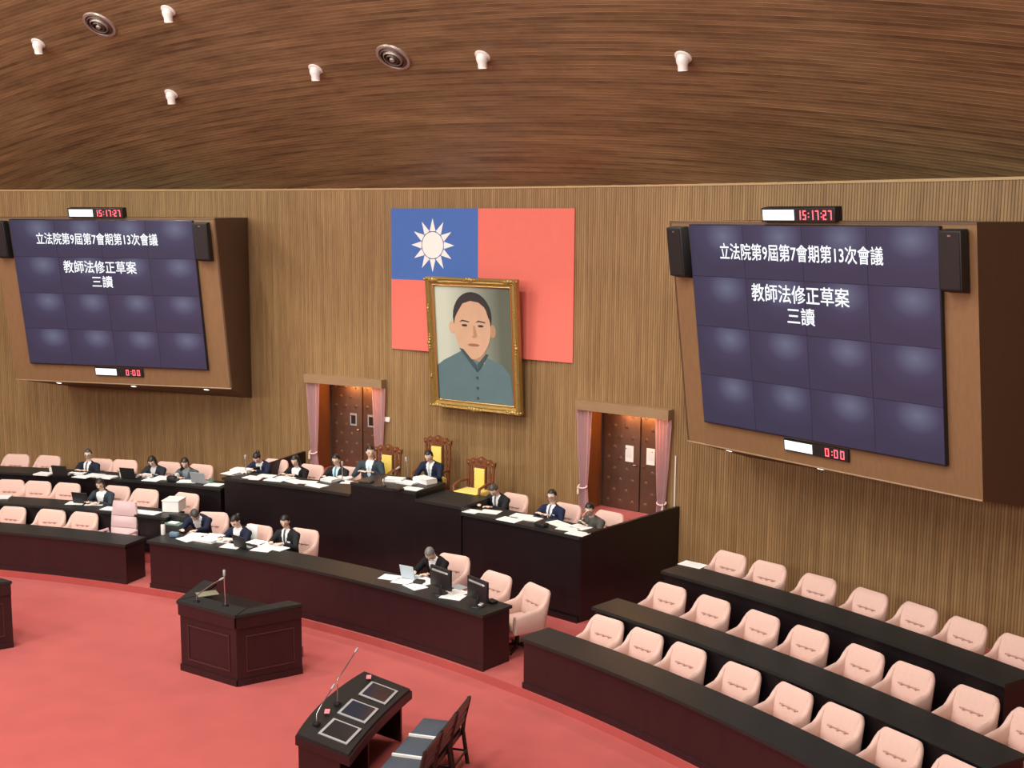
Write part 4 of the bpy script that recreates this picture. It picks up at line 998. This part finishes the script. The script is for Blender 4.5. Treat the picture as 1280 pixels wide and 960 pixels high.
# console
bf,bn_,ff,fn=at(455,838,.88),at(375,915,.88),at(513,862,.72),at(432,945,.72)
cc=(bf+bn_+ff+fn)/4; lx=((bf-bn_)+(ff-fn)).normalized(); lx.z=0; lx.normalize(); ly=Vector((lx.y,-lx.x,0))    # ly toward the chairs
if ly.dot(ff-bf)<0: ly=-ly
CL=((bf-bn_).length+(ff-fn).length)/2; CWd=(Vector((ff.x-bf.x,ff.y-bf.y,0)).dot(ly)+Vector((fn.x-bn_.x,fn.y-bn_.y,0)).dot(ly))/2
con=empty('control_console',(cc.x,cc.y,0),0,'curved black control console with three framed flat screens on the red carpet','console')
ang_c=math.atan2(lx.y,lx.x); con.rotation_euler=(0,0,ang_c)
LY=1 if (Matrix.Rotation(ang_c,3,'Z')@Vector((0,1,0))).dot(ly)>0 else -1       # local y sign of the chair side
def con_y(x,t): # t 0 back .. 1 chair side ; bowed outline
    bow=.10*(1-(2*x/CL)**2); return LY*(-CWd/2-bow+t*(CWd+bow*.55))
def con_slab(nm,m,x0,x1,t0,t1,zf,th,n=12,parent=None):
    bm=bmesh.new(); prev=None
    for i in range(n+1):
        x=x0+(x1-x0)*i/n; y0,y1=con_y(x,t0),con_y(x,t1)
        q=[bm.verts.new(c) for c in ((x,y0,zf(t0)-th),(x,y1,zf(t1)-th),(x,y1,zf(t1)),(x,y0,zf(t0)))]
        if prev:
            for k in range(4): bm.faces.new((prev[k],prev[(k+1)%4],q[(k+1)%4],q[k]))
        else: bm.faces.new(q[::-1])
        prev=q
    bm.faces.new(prev); return link(nm,bm,m,parent or con,30)
zf=lambda t:.88-.16*t
con_slab('console_top',m_top,-CL/2,CL/2,0,1,zf,.03)
con_slab('top_rim',m_desk,-CL/2-.02,CL/2+.02,-.03,1.03,lambda t:.85-.16*t,.10)
con_slab('back_panel',m_desk,-CL/2,CL/2,.02,.07,lambda t:.76,.76)
for x0,x1 in ((-CL/2,-CL/2+.04),(-.02,.02),(CL/2-.04,CL/2)): con_slab('leg_panel',m_desk,x0,x1,.07,.82,lambda t:.745-.13*t,.745-.13,2)
for k in range(3):
    x=(-1+k)*CL*.30
    yb,yf=con_y(x,.36),con_y(x,.90); ym=(yb+yf)/2; tilt=math.atan((zf(.90)-zf(.36))/(yf-yb))
    mw=Matrix.Translation((x,ym,zf(.63)+.004))@Matrix.Rotation(tilt if LY>0 else tilt,4,'X')
    s0=link('screen_frame',(lambda b:(bx(b,-.21,.21,-.18,.18,0,.010),b)[1])(bmesh.new()),m_lgrey,con,None,mw)
    link('screen_glass',(lambda b:(bx(b,-.178,.178,-.148,.148,.010,.014),b)[1])(bmesh.new()),m_glass,s0)
for k,(px,py) in enumerate(((461,847),(409,890))):
    p=at(px,py,.868); o=box_o('red_card',mat('pink_red_card',(.75,.22,.25),.6,var=.2,scale=40),(.12,.06,.006)); o.location=p+Vector((0,0,.008)); o.rotation_euler=(0,R_(0),ang_c+R_(20)); tag(o,'small pink-red card beside a screen on the control console','card','red cards on the console')
pm=at(422,880,.86); d1=lx; 
mic(pm,[(0,0,.2),(0,0,.30),tuple(lx*.25+Vector((0,0,.36))),tuple(lx*.52+Vector((0,0,.44)))],'tall gooseneck microphone bending over the control console',r=.007)
pm=at(396,905,.86); mic(pm,[(0,0,.12),tuple(lx*.15+Vector((0,0,.18))),tuple(lx*.40+Vector((0,0,.25)))],'low gooseneck microphone near the console end',r=.007)
# three dark chairs at the console
def dchair(loc,rz,label):
    r=empty('console_chair',loc,rz,label,'chair','dark wooden chairs at the console')
    bm=bmesh.new(); bx(bm,-.25,.25,-.26,.22,.43,.51); bevel(bm,.022,2); link('seat',bm,m_bluseat,r,50)
    bm=bmesh.new(); bx(bm,-.255,.255,-.25,.24,.36,.43); link('seat_frame',bm,m_dchair,r)
    bm=bmesh.new(); bx(bm,.235,.262,-.26,.20,.47,.516); link('white_side_strip',bm,m_white,r)  # narrow white strip along one side of the seat
    for sx_ in (-1,1):
        bm=bmesh.new(); tube(bm,[(sx_*.235,.31,0),(sx_*.235,.25,.42),(sx_*.235,.265,.56),(sx_*.235,.33,.84)],[(.022,.026)]*4,8); link('back_leg',bm,m_dchair,r,50)
        bm=bmesh.new(); tube(bm,[(sx_*.23,-.23,0),(sx_*.23,-.23,.37)],.022,8); link('front_leg',bm,m_dchair,r,50)
        bm=bmesh.new(); tube(bm,[(sx_*.23,-.23,.16),(sx_*.235,.29,.16)],.014,8); link('stretcher',bm,m_dchair,r,50)
    for z0,z1,y0,y1 in ((.545,.61,.25,.262),(.64,.70,.27,.284),(.73,.86,.292,.325)):
        bm=bmesh.new(); vs=[bm.verts.new(c) for c in ((-.235,y0,z0),(.235,y0,z0),(.235,y1,z1),(-.235,y1,z1),(-.235,y0+.03,z0),(.235,y0+.03,z0),(.235,y1+.03,z1),(-.235,y1+.03,z1))]
        for f in ((0,1,2,3),(7,6,5,4),(0,4,5,1),(1,5,6,2),(2,6,7,3),(3,7,4,0)): bm.faces.new([vs[i] for i in f])
        link('back_slat',bm,m_dchair,r)
    bm=bmesh.new(); tube(bm,[(-.235,.30,.18),(.235,.30,.18)],.014,8); link('back_stretcher',bm,m_dchair,r,50)
# seat-top pixels of the far chair -> position; the row runs along the console
sA=at(546,911,.50); fx=-ly      # chairs face the console
rzc=math.atan2(-fx.x,fx.y)+math.pi   # local -Y faces fx
for k in range(3):
    p=sA-lx*(.535*k); dchair(Vector((p.x,p.y,0)),rzc,['dark slatted chair with blue-grey seat, next to the far console leg, first of three','dark slatted chair with blue-grey seat, middle of three at the console','dark slatted chair with blue-grey seat, last of three at the console'][k])

# ================================================================== THINGS ON THE DESKS
def lay(o,px,py,z,rot=0):
    p=at(px,py,z); o.location=p; o.rotation_euler=(0,0,R_(-ang(p)+rot)); return p
PAPER={}
def paper(px,py,z,w_,d_,rot,h,label,group,m=None):
    m=m or m_paper
    r=box_o('paper_stack' if h>.012 else 'paper_sheet',m,(w_,d_,h),None,None,0,False)
    if h>.012:     # slightly shifted upper layer
        q=box_o('upper_sheets',m_paperg,(w_*.97,d_*.97,h*.35),r,Matrix.Translation((.008,-.006,h))@Matrix.Rotation(R_(random.uniform(-5,5)),4,'Z'),0,False)
    else: q=box_o('printed_area',m_paperg,(w_*.76,d_*.8,.0006),r,Matrix.Translation((0,0,h)),0,False)
    lay(r,px,py,z+.002,rot); tag(r,label,'paper',group); return r
rnd=random.Random(3)
WHO=[(320,573,'the bun-haired woman at the dais end'),(369,576,'the long-haired woman in black'),(420,575,'the man in light blue shirt'),(463,567,'the man in slate suit'),(531,573,'the chairman'),(612,613,'the reading grey-haired man'),(672,620,'the man with one badge'),(726,637,'the person in grey with hand on chin'),
 (243,646,'the stooping man'),(284,652,'the woman at the clerks desk'),(340,652,'the man with two badges'),(520,693,'the bowed grey-haired man'),(590,720,'the two black monitors'),(110,568,'the upright man'),(185,577,'the reading long-haired woman'),(236,580,'the woman in grey blouse'),(115,606,'the typing woman'),(5,600,'the outermost staffed pink chair'),(64,570,'the outer black laptop')]
SPEC=[(302,'',None)]
def papers(lst,z,label,group):
    for it in lst:
        px,py=it[:2]; h=it[2] if len(it)>2 else .006; w_=(it[3] if len(it)>3 else .30)*1.15
        lb,gp=label,group
        if len(lst)>1:
            wn=min(WHO,key=lambda q:(q[0]-px)**2+4*(q[1]+(26 if z!=TC else 30)-py)**2)[2]
            kind='thick stack of white papers' if h>=.035 else 'thin stack of white papers' if h>.012 else 'large flat white paper' if w_>.36 else 'white paper sheet'
            lb=f'{kind} on the desk before {wn}'; gp=kind+' before '+wn
        paper(px,py,z,w_,.25,rnd.uniform(-18,18),h,lb,gp,it[4] if len(it)>4 else None)
DKL='white papers spread on the high black dais desk'
papers([(289,592),(302,590,.05,.34),(316,597),(333,595),(344,600,.008,.34),(357,597),(369,602,.008,.34),(384,603),(396,607,.01,.34),(413,601,.04,.26)],TDW,'white papers on the dais wing before the women in dark jackets','papers on the dais wing with the two women')
paper(319,599,TDW+.012,.22,.16,12,.006,'pink folder among the white papers on the dais wing','',m_paperp); 
papers([(438,603),(430,598,.02)],TDW,'white papers beside the chairman section of the dais, before the man in light blue shirt','papers beside the chairman section')
papers([(493,601,.04,.32),(510,604,.02),(515,611),(531,603,.07,.34)],TDP,'white papers piled on the raised chairman section of the dais','papers on the chairman section')
papers([(588,639),(613,640),(637,650,.01,.34),(652,645),(663,649,.014,.32),(698,655,.01,.34),(710,661),(722,667),(725,659)],TDW,'white papers on the dais wing before the men near the white-notice door','papers on the dais wing near the notice door')
papers([(234,674),(246,671,.03),(259,676,.03,.36),(268,671,.02),(279,676,.02),(290,683),(336,682),(345,685,.008,.36),(328,687),(322,678)],TC,'white papers on the clerks desk before its three neighbouring people','papers on the clerks desk before three people')
papers([(489,722),(505,727),(519,733),(532,727,.012)],TC,'white papers on the clerks desk beside the bowed grey-haired man','papers by the bowed grey-haired man')
papers([(571,741,.012,.26),(566,746)],TC,'white papers on the clerks desk between the two black monitors','papers between the monitors')
papers([(55,593,.02),(95,592),(103,596),(119,595,.02),(134,597,.02),(184,595,.02),(190,600),(204,598,.02),(235,602,.01,.34),(268,606)],TR3,'white papers along the back desk of the staffed bank','papers on the back desk of the staffed bank')
papers([(2,622,.02),(95,629),(119,630)],TR2-.01,'white papers on the middle desk near the typing woman','papers on the staffed middle desk')
papers([(866,706,.006,.34)],TR3,'single white sheet at the aisle end of the unoccupied back desk',None)
# long white strip
a0_,a1_=ang(at(131,634,TR2)),ang(at(205,639,TR2)); o=sector_o('white_runner',m_paper,22.17,22.42,a0_,a1_,TR2-.008,TR2-.002); tag(o,'long white paper strip lying along the staffed middle desk','runner')
r=empty('cardboard_box',(0,0,0),0,'white box standing at the aisle end of the staffed middle desk','box'); lay(r,213,640,TR2-.009,14)
bm=bmesh.new(); bx(bm,-.15,.17,-.02,.34,0,.20); bevel(bm,.006,1); link('carton',bm,m_paper,r,30)
bm=bmesh.new(); bx(bm,-.16,.18,-.03,.35,.201,.225); bevel(bm,.006,1); link('lid',bm,m_white,r,30)
def laptop(px,py,z,label,rot=0,m=None,group='laptops of the staff',w_=.34):
    m=m or m_blackp; r=empty('laptop',(0,0,0),0,label,'laptop',group); lay(r,px,py,z+.001,rot)
    bm=bmesh.new(); bx(bm,-w_/2,w_/2,-.11,.12,0,.018); bevel(bm,.005,1); b=link('base',bm,m,r,40)
    bm=bmesh.new(); bx(bm,-w_/2+.03,w_/2-.03,-.05,.04,.018,.020); link('keyboard',bm,m_grey,b)
    mw=Matrix.Translation((0,-.115,.018))@Matrix.Rotation(R_(14),4,'X')
    bm=bmesh.new(); bx(bm,-w_/2,w_/2,-.012,0,0,.225); bevel(bm,.004,1); l=link('lid',bm,m,r,40,mw)
    bm=bmesh.new(); bx(bm,-w_/2+.015,w_/2-.015,.0,.002,.015,.21); link('display',bm,m_glass,l)
laptop(80,594,TR3,'black open laptop beside the upright man at the staffed back desk')
laptop(165,597,TR3,'black open laptop beside a white cup at the staffed back desk')
laptop(253,603,TR3,'grey open laptop before the woman in grey blouse',0,m_grey)
laptop(106,628,TR2-.01,'black open laptop before the typing woman at the middle desk')
laptop(308,684,TC,'black open laptop between the two people on the clerks desk',-10,group=None)
laptop(516,722,TC,'pale blue tablet computer standing before the bowed grey-haired man',6,mat('pale_blue_plastic',(.50,.60,.68),.4,var=.05),None,.26)
def monitor(px,py,label,rot):
    r=empty('desktop_monitor',(0,0,0),0,label,'monitor'); lay(r,px,py,TC+.001,rot)
    bm=bmesh.new(); lathe(bm,[(0,0),(.12,0),(.115,.012),(.03,.02),(0,.02)],20); link('stand_base',bm,m_blackp,r,40)
    bm=bmesh.new(); bx(bm,-.025,.025,-.02,.005,.018,.22); link('stand_neck',bm,m_blackp,r)
    bm=bmesh.new(); bx(bm,-.235,.235,-.018,.03,.085,.405); bevel(bm,.012,2); p=link('panel',bm,m_blackp,r,40)
    bm=bmesh.new(); bx(bm,-.22,.22,.030,.032,.10,.39); link('display',bm,m_glass,p)
    bm=bmesh.new(); bx(bm,-.19,.19,-.0195,-.018,.33,.36); link('vent_strip',bm,m_grey,p)
    bm=bmesh.new(); bx(bm,.14,.165,-.0205,-.018,.333,.357); link('logo_dot',bm,m_white,p)
    bm=bmesh.new()
    tube(bm,[(.05,-.03,.16),(.07,-.06,.06),(.05,-.05,.008),(-.1,-.09,.006)],.006,6); link('cable',bm,m_blackp,r,60)
monitor(551,742,'black monitor seen from behind, beside the bowed grey-haired man',-8)
monitor(597,757,'black monitor seen from behind, at the end of the clerks desk',-10)
def small(name,m,dims,px,py,z,label,cat,rot=0,bev=.01,group=None):
    bm=bmesh.new(); a,b,c=dims; bx(bm,-a/2,a/2,-b/2,b/2,0,c); bevel(bm,bev,2); o=link(name,bm,m,None,40); lay(o,px,py,z+.001,rot); tag(o,label,cat,group); return o
def cup(px,py,z,label,m,prof,name='cup',cat='cup',handle=False):
    r=empty(name,(0,0,0),0,label,cat); lay(r,px,py,z+.001); b=bmesh.new(); lathe(b,prof,16); link('body',b,m,r,50)
    t=prof[-1]
    if cat=='flask': b=bmesh.new(); h=max(q[1] for q in prof); lathe(b,[(.03,h),(.032,h+.01),(.03,h+.05),(0,h+.052)],16); link('cap',b,m_blackp,r,50)
    else: b=bmesh.new(); tube(b,[(.035,0,.02),(.06,0,.03),(.06,0,.06),(.037,0,.075)],.005,6); link('handle',b,m,r,60)
CUPP=[(0,0),(.035,0),(.042,.09),(.038,.09),(.032,.01),(0,.01)]
cup(152,596,TR3,'white cup on the staffed back desk beside a black laptop',m_white,CUPP)
cup(64,590,TR3,'white cup behind the papers near the outer black laptop',m_white,CUPP)
cup(264,604,TR3,'dull green cup beside the grey laptop',m_green,CUPP)
cup(221,597,TR3,'white cup near the hands of the woman in grey blouse',m_white,CUPP)
cup(204,668,TC,'white steel flask at the end of the clerks desk',m_white,[(0,0),(.036,0),(.038,.02),(.038,.17),(.03,.19),(0,.19)],'vacuum_flask','flask')
small('pouch',m_bluc,(.17,.10,.09),218,671,TC,'slate blue pouch beside the flask on the clerks desk','pouch',10,.03)
small('handbag',m_blackp,(.20,.12,.12),215,602,TR3,'black bag on the staffed back desk between two women','bag',0,.035)
small('desk_device',m_blackp,(.22,.14,.07),677,658,TDW,'black conference unit on the dais before the man with a badge','device',-5,.02)
small('notebook',m_blackp,(.24,.17,.03),458,603,TDP,'black notebook on the chairman section near the man in slate suit','notebook',10,.006)
small('notebook',m_blackp,(.20,.14,.03),497,612,TDP,'black notebook lying on the piled papers edge of the chairman section','notebook',-6,.006)
small('telephone',m_blackp,(.16,.14,.05),524,729,TC,'black telephone beside the tablet computer on the clerks desk','telephone',15,.015)
small('telephone',m_blackp,(.16,.12,.04),615,753,TC,'black telephone at the bare end of the clerks desk','telephone',-10,.015)
small('note_pad',m_grey,(.24,.18,.02),574,735,TC,'grey pad between the two monitors on the clerks desk','pad',-8,.005)
small('computer_mouse',m_white,(.06,.10,.03),601,757,TC,'white mouse in front of the end monitor on the clerks desk','mouse',20,.012)
small('red_bag',m_redcloth,(.26,.2,.22),444,590,ZD+.42,'','x') if False else None
# printer in the gap between the banks
pp=at(221,652,.95); r=empty('office_printer',(pp.x,pp.y,Z1),R_(-ang(pp)),'black office printer with a paper tray tinted green for the light on it beside the stooping man','printer')
bm=bmesh.new(); bx(bm,-.24,.24,-.20,.20,0,.80); bevel(bm,.015); link('cabinet',bm,m_blackp,r,40)
bm=bmesh.new(); bx(bm,-.20,.20,-.20,.0,.802,.83); bevel(bm,.006,1); t=link('paper_tray',bm,m_green,r,40)  # green light on the tray is painted as its colour
bm=bmesh.new(); bx(bm,-.08,.10,-.16,-.04,.831,.845); link('tray_sheet',bm,m_paper,t)
bm=bmesh.new(); bx(bm,-.20,.20,.01,.20,.802,.95); bevel(bm,.02); link('scanner_head',bm,m_blackp,r,40)
# dais microphones
for px,py,z,pts,lb in ((307,592,TDW,[(0,0,.15),(0,0,.28)],'upright desk microphone before the woman at the dais end'),(428,602,TDW,[(0,0,.15),(.0,0,.30)],'upright desk microphone before the man in the light blue shirt'),
    (480,608,TDP,[(0,0,.13),(.02,0,.17),(.17,.03,.28),(.24,.04,.33)],'slanted gooseneck microphone on the chairman section'),(510,598,TDP,[(0,0,.15),(-.03,0,.30)],'upright gooseneck microphone before the chairman')):
    mic(at(px,py,z+.001),pts,lb,None,.010)
# wall switch and conduit
q=wp(-2.22,.016,2.53); bm=bmesh.new(); bx(bm,-.08,.08,-.035,0,-.05,.05); bevel(bm,.008,1); o=link('switch_box',bm,m_white,None,40); o.location=q; o.rotation_euler=(0,0,2.22*WK); tag(o,'white switch box on the slatted wall beside the door curtain','switch')
bm=bmesh.new(); bx(bm,-.025,.025,-.038,-.035,-.025,.025); link('rocker',bm,m_paper,o)
q=wp(4.24,.016,0); bm=bmesh.new(); tube(bm,[(0,-.012,1.66),(0,-.012,2.55)],.012,8); o=link('wall_conduit',bm,m_white,None,60); o.location=q; tag(o,'thin white conduit running down the wall beside the notice door curtain','conduit')

# white cloth over the back of a chair at the clerks desk
p=at(315,667,.97); bm=bmesh.new(); bx(bm,-.12,.12,-.012,.012,-.16,.16); bevel(bm,.01,2); o=link('white_cloth',bm,m_paper,None,50); o.location=p; o.rotation_euler=(R_(-10),0,R_(-ang(p))); tag(o,'white cloth hung on the chair behind the woman at the clerks desk','cloth')
